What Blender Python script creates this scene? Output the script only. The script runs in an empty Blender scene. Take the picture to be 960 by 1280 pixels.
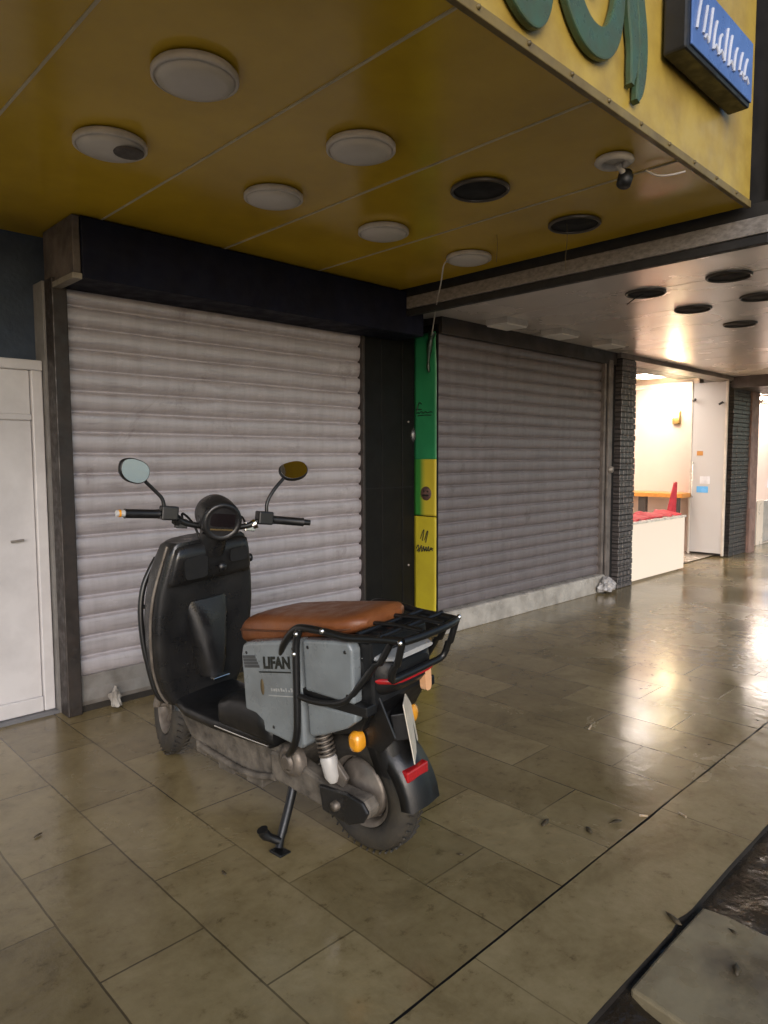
import bpy, bmesh, math, random
from mathutils import Vector, Matrix, noise
random.seed(7)
R = math.radians
scene = bpy.context.scene
col = scene.collection

# ------------------------------------------------------------------ helpers
class MB:
    """collects shapes, then links them as ONE mesh object"""
    def __init__(s): s.v = []; s.f = []; s.sm = []
    def add(s, vs, fs, smooth=False):
        o = len(s.v); s.v += [Vector(p) for p in vs]
        for f in fs: s.f.append([o+i for i in f]); s.sm.append(smooth)
        return s
    def box(s, a, b, M=None):
        x0, y0, z0 = a; x1, y1, z1 = b
        vs = [(x0,y0,z0),(x1,y0,z0),(x1,y1,z0),(x0,y1,z0),(x0,y0,z1),(x1,y0,z1),(x1,y1,z1),(x0,y1,z1)]
        if M is not None: vs = [M @ Vector(p) for p in vs]
        return s.add(vs, [(0,3,2,1),(4,5,6,7),(0,1,5,4),(1,2,6,5),(2,3,7,6),(3,0,4,7)])
    def loft(s, secs, caps=True, closed=True, smooth=True):
        n = len(secs[0]); vs = [p for q in secs for p in q]; fs = []
        for i in range(len(secs)-1):
            for j in range(n if closed else n-1):
                k = (j+1) % n
                fs.append((i*n+j, i*n+k, (i+1)*n+k, (i+1)*n+j))
        s.add(vs, fs, smooth)
        if caps and closed:
            s.add(secs[0], [tuple(range(n))[::-1]]); s.add(secs[-1], [tuple(range(n))])
        return s
    def tube(s, pts, r, seg=10, smooth_path=0):
        pts = [Vector(p) for p in pts]
        if smooth_path: pts = spline(pts, smooth_path)
        rs = r if isinstance(r, (list, tuple)) else [r]*len(pts)
        secs = []; up = None
        for i, p in enumerate(pts):
            t = (pts[min(i+1, len(pts)-1)] - pts[max(i-1, 0)]).normalized()
            if up is None:
                up = Vector((0,0,1)) if abs(t.z) < .9 else Vector((1,0,0))
            a = t.cross(up)
            if a.length < 1e-6: a = t.cross(Vector((1,.3,.2)))
            a.normalize(); b = a.cross(t).normalized(); up = b
            rr = rs[min(i, len(rs)-1)]
            secs.append([p + rr*(math.cos(2*math.pi*j/seg)*a + math.sin(2*math.pi*j/seg)*b) for j in range(seg)])
        return s.loft(secs)
    def lathe(s, prof, c=(0,0,0), axis='z', seg=32, M=None, closed_prof=False):
        secs = []
        for r_, h in prof:
            ring = []
            for j in range(seg):
                a = 2*math.pi*j/seg
                x, y = r_*math.cos(a), r_*math.sin(a)
                p = {'z': (x,y,h), 'x': (h,x,y), 'y': (y,h,x)}[axis]
                p = Vector(p)
                if M is not None: p = M @ p
                ring.append(p + Vector(c))
            secs.append(ring)
        if closed_prof: secs.append(secs[0])
        return s.loft(secs, caps=not closed_prof)
    def prism(s, poly, d0, d1, axis='x'):
        def P(u, v, d): return {'x': (d,u,v), 'y': (u,d,v), 'z': (u,v,d)}[axis]
        n = len(poly)
        vs = [P(u,v,d0) for u,v in poly] + [P(u,v,d1) for u,v in poly]
        return s.add(vs, [tuple(range(n)), tuple(range(2*n-1, n-1, -1))] + [(i, n+i, n+(i+1)%n, (i+1)%n) for i in range(n)])
    def xf(s, fn): s.v = [Vector(fn(p)) for p in s.v]; return s
    def build(s, name, m, parent=None, bevel=0, bseg=2, angle=35):
        me = bpy.data.meshes.new(name)
        me.from_pydata([tuple(p) for p in s.v], [], s.f)
        me.polygons.foreach_set('use_smooth', s.sm)
        bm = bmesh.new(); bm.from_mesh(me)
        bmesh.ops.recalc_face_normals(bm, faces=bm.faces)
        bm.to_mesh(me); bm.free(); me.update()
        me.materials.append(m)
        o = bpy.data.objects.new(name, me); col.objects.link(o)
        if parent: o.parent = parent
        if bevel:
            b = o.modifiers.new('bevel', 'BEVEL'); b.width = bevel; b.segments = bseg
            b.limit_method = 'ANGLE'; b.angle_limit = R(angle)
        return o

def spline(pts, n):
    out = []
    for i in range(len(pts)-1):
        p0 = pts[max(i-1,0)]; p1 = pts[i]; p2 = pts[i+1]; p3 = pts[min(i+2,len(pts)-1)]
        for k in range(n):
            t = k/n
            out.append(.5*((2*p1)+(p2-p0)*t+(2*p0-5*p1+4*p2-p3)*t*t+(3*p1-p0-3*p2+p3)*t**3))
    out.append(pts[-1]); return out

def sup(cx, cy, hx, hy, n=24, e=3.0):
    out = []
    for i in range(n):
        a = 2*math.pi*i/n; c, q = math.cos(a), math.sin(a)
        out.append((cx+hx*math.copysign(abs(c)**(2/e), c), cy+hy*math.copysign(abs(q)**(2/e), q)))
    return out

def tag(o, label=None, cat=None, group=None, kind=None):
    if label: o['label'] = label
    if cat: o['category'] = cat
    if group: o['group'] = group
    if kind: o['kind'] = kind
    return o
def thing(name, label, cat, loc=(0,0,0), rot=(0,0,0), group=None):
    o = bpy.data.objects.new(name, None); o.empty_display_size = .1
    o.location = loc; o.rotation_euler = rot; col.objects.link(o)
    return tag(o, label, cat, group)

def text_mb(body, size, M, depth=.001, shear=0, bold=0):
    c = bpy.data.curves.new('t', 'FONT'); c.body = body; c.size = size; c.extrude = depth
    c.shear = shear; c.offset = bold; c.align_x = 'CENTER'
    o = bpy.data.objects.new('t', c); col.objects.link(o)
    dg = bpy.context.evaluated_depsgraph_get()
    me = o.evaluated_get(dg).to_mesh()
    mb = MB().add([M @ v.co for v in me.vertices], [tuple(p.vertices) for p in me.polygons])
    o.evaluated_get(dg).to_mesh_clear()
    bpy.data.objects.remove(o); bpy.data.curves.remove(c)
    return mb

# ------------------------------------------------------------------ materials
def new_mat(name):
    m = bpy.data.materials.new(name); m.use_nodes = True
    nt = m.node_tree; b = nt.nodes['Principled BSDF']
    return m, nt, b
def N(nt, t, **kw):
    n = nt.nodes.new(t)
    for k, v in kw.items():
        if k in n.inputs.keys(): n.inputs[k].default_value = v
        else: setattr(n, k, v)
    return n
def ramp(nt, src, stops):
    r = nt.nodes.new('ShaderNodeValToRGB'); e = r.color_ramp.elements
    while len(e) < len(stops): e.new(.5)
    for i, (p, c) in enumerate(stops):
        e[i].position = p; e[i].color = (*c, 1) if len(c) == 3 else c
    nt.links.new(src, r.inputs[0]); return r.outputs[0]
def rough_ramp(nt, b, src, lo, hi, p0=.35, p1=.65):
    m = N(nt, 'ShaderNodeMapRange'); m.inputs[1].default_value = p0; m.inputs[2].default_value = p1
    m.inputs[3].default_value = lo; m.inputs[4].default_value = hi
    nt.links.new(src, m.inputs[0]); nt.links.new(m.outputs[0], b.inputs['Roughness']); return m.outputs[0]
def mat(name, c1, c2=None, rough=(.4,.6), metal=0, scale=6, bump=0, bscale=60, stretch=(1,1,1), spec=.5, coat=0, trans=0):
    m, nt, b = new_mat(name)
    tc = N(nt, 'ShaderNodeTexCoord'); mp = N(nt, 'ShaderNodeMapping'); mp.inputs['Scale'].default_value = stretch
    nt.links.new(tc.outputs['Object'], mp.inputs[0])
    nz = N(nt, 'ShaderNodeTexNoise', Scale=scale, Detail=8, Roughness=.62)
    nt.links.new(mp.outputs[0], nz.inputs[0])
    c2 = c2 or tuple(x*.75 for x in c1)
    nt.links.new(ramp(nt, nz.outputs['Fac'], [(.35, c2), (.62, c1)]), b.inputs['Base Color'])
    nz2 = N(nt, 'ShaderNodeTexNoise', Scale=scale*2.3, Detail=5)
    nt.links.new(mp.outputs[0], nz2.inputs[0])
    rough_ramp(nt, b, nz2.outputs['Fac'], rough[0], rough[1])
    b.inputs['Metallic'].default_value = metal
    b.inputs['Specular IOR Level'].default_value = spec
    b.inputs['Coat Weight'].default_value = coat
    b.inputs['Transmission Weight'].default_value = trans
    if bump:
        nb = N(nt, 'ShaderNodeTexNoise', Scale=bscale, Detail=6)
        nt.links.new(mp.outputs[0], nb.inputs[0])
        bp = N(nt, 'ShaderNodeBump', Strength=bump, Distance=.01)
        nt.links.new(nb.outputs['Fac'], bp.inputs['Height']); nt.links.new(bp.outputs[0], b.inputs['Normal'])
    return m
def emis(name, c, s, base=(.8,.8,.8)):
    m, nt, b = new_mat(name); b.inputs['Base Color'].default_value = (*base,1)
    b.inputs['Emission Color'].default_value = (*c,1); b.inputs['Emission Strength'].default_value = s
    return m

M_yellow = mat('yellow_panel', (.62,.405,.026), (.49,.315,.02), rough=(.13,.24), scale=1.3, bump=.045, bscale=2.2, spec=.32)
M_yellow_f = mat('yellow_fascia', (.44,.31,.06), (.32,.21,.04), rough=(.3,.5), scale=5, bump=.1, bscale=8)
M_seam = mat('sealant', (.60,.52,.34), rough=(.5,.7))
M_trim = mat('brown_trim', (.13,.095,.03), (.08,.055,.02), rough=(.4,.7), scale=14)
M_white_pl = mat('aged_white_plastic', (.62,.57,.50), (.50,.46,.40), rough=(.35,.6), scale=9)
M_black = mat('black_paint', (.012,.012,.013), (.008,.008,.008), rough=(.35,.6), scale=8, bump=.1, bscale=30)
M_hole = mat('dark_cavity', (.004,.004,.004), rough=(.7,.9))
M_navy = mat('navy_box', (.006,.008,.022), (.004,.0045,.012), rough=(.6,.85), scale=5, bump=.15, spec=.25)
M_teal = mat('teal_wall', (.032,.048,.075), (.018,.028,.045), rough=(.5,.75), scale=4, bump=.2, bscale=40)
M_boxend = mat('dusty_box_end', (.14,.115,.10), (.06,.05,.045), rough=(.5,.8), scale=7)
M_gate = mat('white_gate_paint', (.60,.58,.58), (.48,.46,.46), rough=(.3,.5), scale=3, bump=.06, bscale=20)
M_guide = mat('dark_guide', (.02,.016,.014), (.03,.022,.018), rough=(.4,.7), scale=12)
M_pillar = mat('charcoal_cladding', (.0065,.006,.0055), (.004,.004,.004), rough=(.45,.65), scale=4, bump=.05, spec=.2)
M_grey_metal = mat('grey_trim_metal', (.30,.27,.24), (.18,.16,.14), rough=(.4,.7), scale=(7), stretch=(1,4,8), metal=.2)
M_dark_soffit_edge = mat('dark_edge', (.02,.018,.016), rough=(.5,.8))
M_marble = mat('worn_marble', (.40,.38,.34), (.22,.205,.18), rough=(.2,.45), scale=5, bump=.1)
M_bag = mat('pale_plastic_bag', (.38,.37,.36), (.25,.24,.24), rough=(.12,.3), scale=20)
M_leaf = mat('dead_leaf', (.07,.05,.02), (.035,.025,.012), rough=(.5,.8), scale=40)
M_butt = mat('cigarette_paper', (.5,.45,.38), (.4,.25,.1), rough=(.6,.8), scale=80)

def shutter_mat(name, c1, c2, dirt):
    m, nt, b = new_mat(name)
    tc = N(nt, 'ShaderNodeTexCoord')
    mp = N(nt, 'ShaderNodeMapping'); mp.inputs['Scale'].default_value = (5,1,.55)
    nt.links.new(tc.outputs['Object'], mp.inputs[0])
    n1 = N(nt, 'ShaderNodeTexNoise', Scale=2.4, Detail=9, Roughness=.7); nt.links.new(mp.outputs[0], n1.inputs[0])
    mp2 = N(nt, 'ShaderNodeMapping'); mp2.inputs['Scale'].default_value = (.9,1,9)
    nt.links.new(tc.outputs['Object'], mp2.inputs[0])
    n2 = N(nt, 'ShaderNodeTexNoise', Scale=3.5, Detail=9, Roughness=.72); nt.links.new(mp2.outputs[0], n2.inputs[0])
    r1 = ramp(nt, n1.outputs['Fac'], [(.33, c2), (.6, c1)])
    r2 = ramp(nt, n2.outputs['Fac'], [(.33, dirt), (.5, (1,1,1))])
    mx = N(nt, 'ShaderNodeMix', data_type='RGBA', blend_type='MULTIPLY'); mx.inputs[0].default_value = .4
    nt.links.new(r1, mx.inputs[6]); nt.links.new(r2, mx.inputs[7])
    mp3 = N(nt, 'ShaderNodeMapping'); mp3.inputs['Scale'].default_value = (2.2,1,5)
    nt.links.new(tc.outputs['Object'], mp3.inputs[0])
    n3 = N(nt, 'ShaderNodeTexNoise', Scale=2.6, Detail=10, Roughness=.78); nt.links.new(mp3.outputs[0], n3.inputs[0])
    sm_ = ramp(nt, n3.outputs['Fac'], [(.56,(0,0,0)),(.68,(.55,.55,.55))])
    m3 = N(nt, 'ShaderNodeMix', data_type='RGBA'); nt.links.new(sm_, m3.inputs[0])
    nt.links.new(mx.outputs[2], m3.inputs[6]); m3.inputs[7].default_value = (*[min(.8,x*1.35) for x in c1],1)
    n4 = N(nt, 'ShaderNodeTexNoise', Scale=1.7, Detail=9, Roughness=.75, Distortion=.8); nt.links.new(tc.outputs['Object'], n4.inputs[0])
    gr = ramp(nt, n4.outputs['Fac'], [(.30,(.45,.40,.36)),(.43,(1,1,1))])
    m4 = N(nt, 'ShaderNodeMix', data_type='RGBA', blend_type='MULTIPLY'); m4.inputs[0].default_value = .7
    nt.links.new(m3.outputs[2], m4.inputs[6]); nt.links.new(gr, m4.inputs[7])
    nt.links.new(m4.outputs[2], b.inputs['Base Color'])
    rough_ramp(nt, b, n2.outputs['Fac'], .28, .5)
    b.inputs['Metallic'].default_value = .35
    nb = N(nt, 'ShaderNodeTexNoise', Scale=9, Detail=4); nt.links.new(tc.outputs['Object'], nb.inputs[0])
    bp = N(nt, 'ShaderNodeBump', Strength=.12, Distance=.02)
    nt.links.new(nb.outputs['Fac'], bp.inputs['Height']); nt.links.new(bp.outputs[0], b.inputs['Normal'])
    return m
M_shut1 = shutter_mat('galvanised_slats', (.47,.435,.45), (.40,.365,.375), (.5,.45,.42))
M_shut2 = shutter_mat('grey_slats', (.20,.178,.18), (.16,.142,.143), (.5,.45,.42))
M_bar1 = mat('shutter_bar', (.22,.205,.19), (.14,.125,.11), rough=(.35,.6), scale=8, metal=.3)

def floor_mat(name, bw, bh, swap, c1, c2, mortar, offs=(0,0), msize=.0025, wet=(.10,.36), stain=1.0):
    m, nt, b = new_mat(name)
    tc = N(nt, 'ShaderNodeTexCoord')
    mp = N(nt, 'ShaderNodeMapping')
    if swap: mp.inputs['Rotation'].default_value = (0,0,R(90))
    mp.inputs['Location'].default_value = (offs[0], offs[1], 0)
    nt.links.new(tc.outputs['Object'], mp.inputs[0])
    # slightly wobbling joints
    nw = N(nt, 'ShaderNodeTexNoise', Scale=5, Detail=3); nt.links.new(tc.outputs['Object'], nw.inputs[0])
    vm = N(nt, 'ShaderNodeVectorMath', operation='SCALE'); vm.inputs['Scale'].default_value = .008
    nt.links.new(nw.outputs['Color'], vm.inputs[0])
    va = N(nt, 'ShaderNodeVectorMath', operation='ADD')
    nt.links.new(mp.outputs[0], va.inputs[0]); nt.links.new(vm.outputs[0], va.inputs[1])
    br = N(nt, 'ShaderNodeTexBrick', Scale=1.0); br.offset = .5; br.offset_frequency = 2
    br.inputs['Mortar Size'].default_value = msize; br.inputs['Mortar Smooth'].default_value = .4
    br.inputs['Brick Width'].default_value = bw; br.inputs['Row Height'].default_value = bh
    br.inputs['Bias'].default_value = 0
    br.inputs['Color1'].default_value = (*c1,1); br.inputs['Color2'].default_value = (*c2,1)
    br.inputs['Mortar'].default_value = (*[x*.9 for x in c2],1)
    nt.links.new(va.outputs[0], br.inputs[0])
    # veins / stains
    n1 = N(nt, 'ShaderNodeTexNoise', Scale=3.2, Detail=10, Roughness=.68, Distortion=.6); nt.links.new(tc.outputs['Object'], n1.inputs[0])
    n2 = N(nt, 'ShaderNodeTexNoise', Scale=17, Detail=8, Roughness=.7); nt.links.new(tc.outputs['Object'], n2.inputs[0])
    n3 = N(nt, 'ShaderNodeTexNoise', Scale=1.1, Detail=4, Roughness=.5); nt.links.new(tc.outputs['Object'], n3.inputs[0])
    s1 = ramp(nt, n1.outputs['Fac'], [(.28, (.46,.43,.37)), (.44, (.80,.78,.74)), (.60, (1,1,1))])
    s2 = ramp(nt, n2.outputs['Fac'], [(.29, (.30,.26,.20)), (.42, (.88,.86,.83)), (.6, (1,1,1))])
    a = N(nt, 'ShaderNodeMix', data_type='RGBA', blend_type='MULTIPLY'); a.inputs[0].default_value = .8*stain
    nt.links.new(br.outputs['Color'], a.inputs[6]); nt.links.new(s1, a.inputs[7])
    c = N(nt, 'ShaderNodeMix', data_type='RGBA', blend_type='MULTIPLY'); c.inputs[0].default_value = .75*stain
    nt.links.new(a.outputs[2], c.inputs[6]); nt.links.new(s2, c.inputs[7])
    # joints: some dirty and dark, others nearly invisible
    jn = N(nt, 'ShaderNodeTexNoise', Scale=1.9, Detail=3); nt.links.new(tc.outputs['Object'], jn.inputs[0])
    jr = N(nt, 'ShaderNodeMapRange'); jr.inputs[1].default_value=.38; jr.inputs[2].default_value=.62; jr.inputs[3].default_value=.12; jr.inputs[4].default_value=.75
    nt.links.new(jn.outputs['Fac'], jr.inputs[0])
    jm = N(nt, 'ShaderNodeMath', operation='MULTIPLY'); nt.links.new(jr.outputs[0], jm.inputs[0]); nt.links.new(br.outputs['Fac'], jm.inputs[1])
    d = N(nt, 'ShaderNodeMix', data_type='RGBA'); nt.links.new(jm.outputs[0], d.inputs[0])
    nt.links.new(c.outputs[2], d.inputs[6]); d.inputs[7].default_value = (*mortar,1)
    nt.links.new(d.outputs[2], b.inputs['Base Color'])
    # wet film: patchy roughness
    ad = N(nt, 'ShaderNodeMath', operation='ADD'); nt.links.new(n3.outputs['Fac'], ad.inputs[0])
    sc = N(nt, 'ShaderNodeMath', operation='MULTIPLY'); nt.links.new(n1.outputs['Fac'], sc.inputs[0]); sc.inputs[1].default_value = .35
    nt.links.new(sc.outputs[0], ad.inputs[1])
    ro = rough_ramp(nt, b, ad.outputs[0], wet[0], wet[1], .5, .9)
    b.inputs['Specular IOR Level'].default_value = .6
    b.inputs['Coat Weight'].default_value = .15; b.inputs['Coat Roughness'].default_value = .16
    # surface relief
    nb = N(nt, 'ShaderNodeTexNoise', Scale=11, Detail=5, Roughness=.55); nt.links.new(tc.outputs['Object'], nb.inputs[0])
    hj = N(nt, 'ShaderNodeMath', operation='MULTIPLY_ADD'); nt.links.new(br.outputs['Fac'], hj.inputs[0]); hj.inputs[1].default_value = -.6
    nb2 = N(nt, 'ShaderNodeTexNoise', Scale=42, Detail=4, Roughness=.6); nt.links.new(tc.outputs['Object'], nb2.inputs[0])
    hs = N(nt, 'ShaderNodeMath', operation='MULTIPLY_ADD'); nt.links.new(nb2.outputs['Fac'], hs.inputs[0]); hs.inputs[1].default_value = .3
    nt.links.new(nb.outputs['Fac'], hs.inputs[2]); nt.links.new(hs.outputs[0], hj.inputs[2])
    bp = N(nt, 'ShaderNodeBump', Strength=.17, Distance=.012)
    nt.links.new(hj.outputs[0], bp.inputs['Height']); nt.links.new(bp.outputs[0], b.inputs['Normal'])
    return m
M_floor = floor_mat('wet_marble_paving', .62, .302, True, (.305,.24,.122), (.205,.158,.076), (.03,.022,.012), offs=(.18,-.06), msize=.0036)
M_kerb = floor_mat('kerb_marble', 1.15, 3.0, False, (.295,.233,.12), (.24,.187,.094), (.022,.016,.009), offs=(.3,.2), wet=(.12,.34))
M_road = mat('wet_asphalt', (.045,.034,.022), (.02,.015,.010), rough=(.05,.28), scale=7, bump=1.0, bscale=16)
M_slab = mat('loose_slab_stone', (.26,.215,.13), (.12,.095,.06), rough=(.14,.5), scale=5, bump=.15, bscale=25)
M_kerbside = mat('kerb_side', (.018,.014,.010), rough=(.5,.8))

# ------------------------------------------------------------------ ground
mb = MB(); mb.add([(-8,1.117,0),(17,1.117,0),(17,3.95,0),(-8,3.95,0)], [(0,1,2,3)])
tag(mb.build('pavement', M_floor), kind='structure')
# kerb row with a broken notch in its edge
rnd = random.Random(3)
xs_ = [-8+.11*i for i in range(228)]
edge = [(x_, .785+.0035*noise.noise(Vector((x_*2.3,0,3)))+.0015*noise.noise(Vector((x_*11,0,1)))-(.012*math.exp(-((x_-1.97)/.035)**2))*-1) for x_ in [-8+.035*i for i in range(710)]]
poly = edge + [(x_, 1.1105+.0035*noise.noise(Vector((x_*3.1,7,3)))+.0015*noise.noise(Vector((x_*14,2,1)))) for x_ in [edge[-1][0]-.05*k for k in range(0, 497)]]
mb = MB(); n = len(poly)
mb.add([(u,v,-.0005) for u,v in poly], [tuple(range(n))])
tag(mb.build('kerb', M_kerb), kind='structure')
mb = MB(); mb.prism([(u, v+.0015) for u,v in edge]+[(edge[-1][0],1.13),(-8,1.13)], -.14, -.006, 'z')
tag(mb.build('kerb_face', M_kerbside), kind='structure')
# lower road level, uneven wet grit near the kerb
mb = MB(); nx, ny = 150, 40
vs = []; fs = []
for j in range(ny+1):
    for i in range(nx+1):
        xx = -1 + 6.0*i/nx; yy = -.8 + 1.70*j/ny
        h = .035*noise.fractal(Vector((xx*3.1,yy*3.1,1.7)), .9, 2.1, 4) + .012*noise.noise(Vector((xx*17,yy*17,4)))
        edgefade = min(1, min(i, nx-i)/8, j/8)
        vs.append((xx, yy, -.026 + h*edgefade*(1 if yy < .70 else max(0,1-(yy-.70)/.07)) + .008*noise.noise(Vector((xx*9,yy*9,2)))))
for j in range(ny):
    for i in range(nx):
        a = j*(nx+1)+i; fs.append((a,a+1,a+nx+2,a+nx+1))
tag(MB().add(vs, fs, True).build('gutter', M_road), kind='structure')
mb = MB(); mb.add([(-40,-60,-.10),(60,-60,-.10),(60,.79,-.10),(-40,.79,-.10)], [(0,1,2,3)])
tag(mb.build('road', M_road), kind='structure')
mb = MB(); mb.add([(-60,-80,-.14),(90,-80,-.14),(90,60,-.14),(-60,60,-.14)], [(0,1,2,3)])
tag(mb.build('ground', M_road), kind='structure')
s = MB().prism([(1.60,.36),(1.72,.345),(1.95,.37),(2.10,.355),(2.115,.50),(2.09,.60),(2.10,.70),(2.088,.768),(1.85,.772),(1.625,.77),(1.605,.60)], -.075, -.006, 'z').build('paving_slab', M_slab, bevel=.008)
tag(s, 'loose pale stone slab lying in the dark wet gutter below the kerb', 'paving slab')

# ------------------------------------------------------------------ left: teal wall, white gate
tag(MB().box((-4,3.93,0),(1.40,4.3,3.4)).build('wall', M_teal), 'dark teal wall above and behind the white metal gate', 'wall')
g = thing('metal_gate', 'white painted metal gate panel left of the pale roller shutter', 'gate', (0,3.85,0))
MB().box((-1.4,0,.03),(1.225,.03,1.80)).build('panel', M_gate, g, .004)
fr = MB().box((-1.4,-.022,1.80),(1.285,.035,1.852)).box((1.228,-.02,.02),(1.283,.034,1.80)).box((-1.4,-.018,1.545),(1.226,-.002,1.578))
fr.box((-1.4,-.02,.02),(1.226,-.001,.10))
fr.build('frame', M_gate, g, .006)
MB().tube([(1.10,-.02,.93),(1.16,-.022,.935)], .006, 8).build('latch', M_grey_metal, g)
tag(MB().box((-1.4,3.80,0),(1.29,3.92,.018)).build('threshold', mat('threshold_stone', (.16,.16,.17), rough=(.3,.5))), 'low bluish stone threshold under the white gate', 'threshold')
tag(MB().box((1.288,3.80,0),(1.318,3.93,2.25)).build('post', mat('grey_post', (.22,.21,.20), (.14,.13,.12), rough=(.4,.6))), 'thin grey steel post between white gate and shutter', 'post')

tag(MB().box((-6,4.31,2.8),(16,9,7)).build('building', M_teal), 'upper storeys of the building above the shop row', 'building')
# ------------------------------------------------------------------ roller shutters
def slats(x0, x1, z0, z1, pitch, y, depth, seed):
    prof = []
    z = z0; k = 0
    rr = random.Random(seed)
    while z < z1 - 1e-4:
        p = min(pitch, z1-z); jy = rr.uniform(-.0015,.0015)
        for t, d in ((0,-.3),(.03,.2),(.14,.62),(.3,.93),(.5,1.0),(.68,.95),(.80,.82),(.86,.60),(.875,-.35),(.965,-.5)):
            prof.append((z+p*t, y-depth*d+jy))
        z += p
    prof.append((z1, y))
    nx = 70; vs = []; fs = []
    dents = [(rr.uniform(x0+.15,x1-.15), rr.uniform(.3,1.9), rr.choice((-1,1,1))*rr.uniform(.004,.011), rr.uniform(.05,.16)) for _ in range(9)]
    for i in range(nx+1):
        xx = x0+(x1-x0)*i/nx
        for (zz, yy) in prof:
            d = .006*noise.noise(Vector((xx*.9,zz*1.5,seed))) + .0008*noise.noise(Vector((xx*6,zz*7,seed+5)))
            sag = .004*noise.noise(Vector((xx*2.0, round(zz/pitch)*3.1, seed+9)))
            for (dx_, dz_, da_, dr_) in dents: d += da_*math.exp(-(((xx-dx_)/dr_)**2+((zz-dz_)/(dr_*.7))**2))
            vs.append((xx, yy+d, zz+sag))
    m = len(prof)
    for i in range(nx):
        for j in range(m-1):
            fs.append((i*m+j, (i+1)*m+j, (i+1)*m+j+1, i*m+j+1))
    return MB().add(vs, fs, True)
sh = thing('roller_shutter', 'pale mauve grey roller shutter behind the scooter, with wide slats', 'shutter', (2.4,3.74,0))
o = slats(-1.035,1.01,.19,2.30,.1085,0,.018,2).build('slats', M_shut1, sh)
MB().prism([(-.025,.035),(.02,.035),(.02,.195),(-.012,.195),(-.018,.12),(-.03,.06)], -1.03, 1.005, 'x').build('bottom_bar', M_bar1, sh, .004)
MB().box((-1.105,-.055,0),(-1.03,.05,2.25)).build('guide_rail', M_guide, sh, .006)
MB().box((1.0,-.045,0),(1.0215,.05,2.25)).build('guide_rail', M_guide, sh, .004)
tag(MB().box((1.37,3.72,0),(3.42,4.0,.034)).build('sill', M_kerbside), 'dark gritty sill under the wide-slat shutter', 'sill')
# crumpled bits at the foot of the rail
def crumple(name, m, c, r, seed, sz=(1,1,.7)):
    bm = bmesh.new(); bmesh.ops.create_icosphere(bm, subdivisions=3, radius=1)
    for v in bm.verts:
        k = 1+.55*noise.noise(v.co*1.6+Vector((seed,0,0)))+.3*noise.noise(v.co*4+Vector((0,seed,0)))
        v.co = Vector((v.co.x*k*sz[0], v.co.y*k*sz[1], max(v.co.z*k*sz[2], -.6)))*r
    me = bpy.data.meshes.new(name); bm.to_mesh(me); bm.free(); me.materials.append(m)
    o = bpy.data.objects.new(name, me); o.location = c; col.objects.link(o); return o
tag(crumple('crumpled_paper', mat('dirty_paper', (.30,.28,.25), (.18,.16,.14), rough=(.5,.7)), (1.535,3.665,.045), .05, 3, (.6,.7,1.2)),
    'crumpled grey paper scrap at the foot of the pale shutter', 'paper scrap')
tag(crumple('plastic_bag', M_bag, (6.36,3.36,.07), .085, 8, (1.3,.8,.9)), 'crumpled shiny clear plastic bag by the grey shutter corner', 'plastic bag')

# shutter box (lintel) over the first shutter
lb = thing('shutter_box', 'long near-black navy shutter housing above the pale shutter', 'shutter box', (1.33,3.43,2.21))
MB().box((.02,0,0),(2.42,.62,.288)).build('housing', M_navy, lb, .006)
MB().box((-.018,.012,.02),(.018,.40,.288)).build('end_plate', M_boxend, lb, .004)
MB().box((-.03,-.008,-.012),(.016,.42,.016)).build('end_ledge', mat('pale_ledge', (.30,.27,.22), (.2,.17,.13), rough=(.4,.6)), lb, .003)

# black pillar between the shops
pl = thing('pillar', 'black clad pillar between the two roller shutters', 'pillar', (3.68,3.9,0))
MB().box((-.258,-.2,0),(-.09,.3,2.4)).box((-.087,-.197,0),(.125,.3,2.4)).box((.128,-.2,0),(.262,.3,2.4)).build('cladding', M_pillar, pl, .004)
MB().box((-.259,-.203,1.12),(.262,-.2003,1.126)).build('joint', M_hole, pl)
MB().lathe([(.0,-.006),(.008,-.005),(.009,0)], (.19,-.203,1.62), 'y', 12).lathe([(.0,-.006),(.008,-.005),(.009,0)], (.19,-.203,.52), 'y', 12).build('screw', M_grey_metal, pl)

# shopfront side wall carrying the posters (faces -x)
tag(MB().box((3.944,3.47,0),(3.957,4.2,2.33)).build('side_panel', M_pillar), 'narrow dark return panel with green and yellow posters', 'wall panel')
def sheet(name, m, z0, z1, y0, y1, label, curl=0, x=3.941, top=None):
    vs = []; fs = []; ny, nz = 8, 26
    for j in range(nz+1):
        for i in range(ny+1):
            u = i/ny; v = j/nz
            zt = z1 + (top*(1-u) if top else 0)
            zz = z0+(zt-z0)*v; yy = y0+(y1-y0)*u
            w = .0035*noise.noise(Vector((yy*9,zz*5,x*3+z0)))+.0035
            cu = curl*max(0,(1-u)*1.2-.5)*max(0,v-.75)*4
            vs.append((x-w-cu, yy, zz))
    for j in range(nz):
        for i in range(ny):
            a = j*(ny+1)+i; fs.append((a,a+1,a+ny+2,a+ny+1))
    mb = MB().add(vs, fs, True)
    o = mb.build(name, m); s_ = o.modifiers.new('thick','SOLIDIFY'); s_.thickness = .0012; s_.offset = 0
    return tag(o, label, 'poster')
M_green = mat('green_print', (.020,.20,.075), (.015,.155,.06), rough=(.3,.5), scale=3)
M_yel2 = mat('yellow_print', (.50,.42,.025), (.42,.34,.025), rough=(.3,.5), scale=3)
M_ink = mat('black_ink', (.012,.014,.010), rough=(.4,.6))
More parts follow.
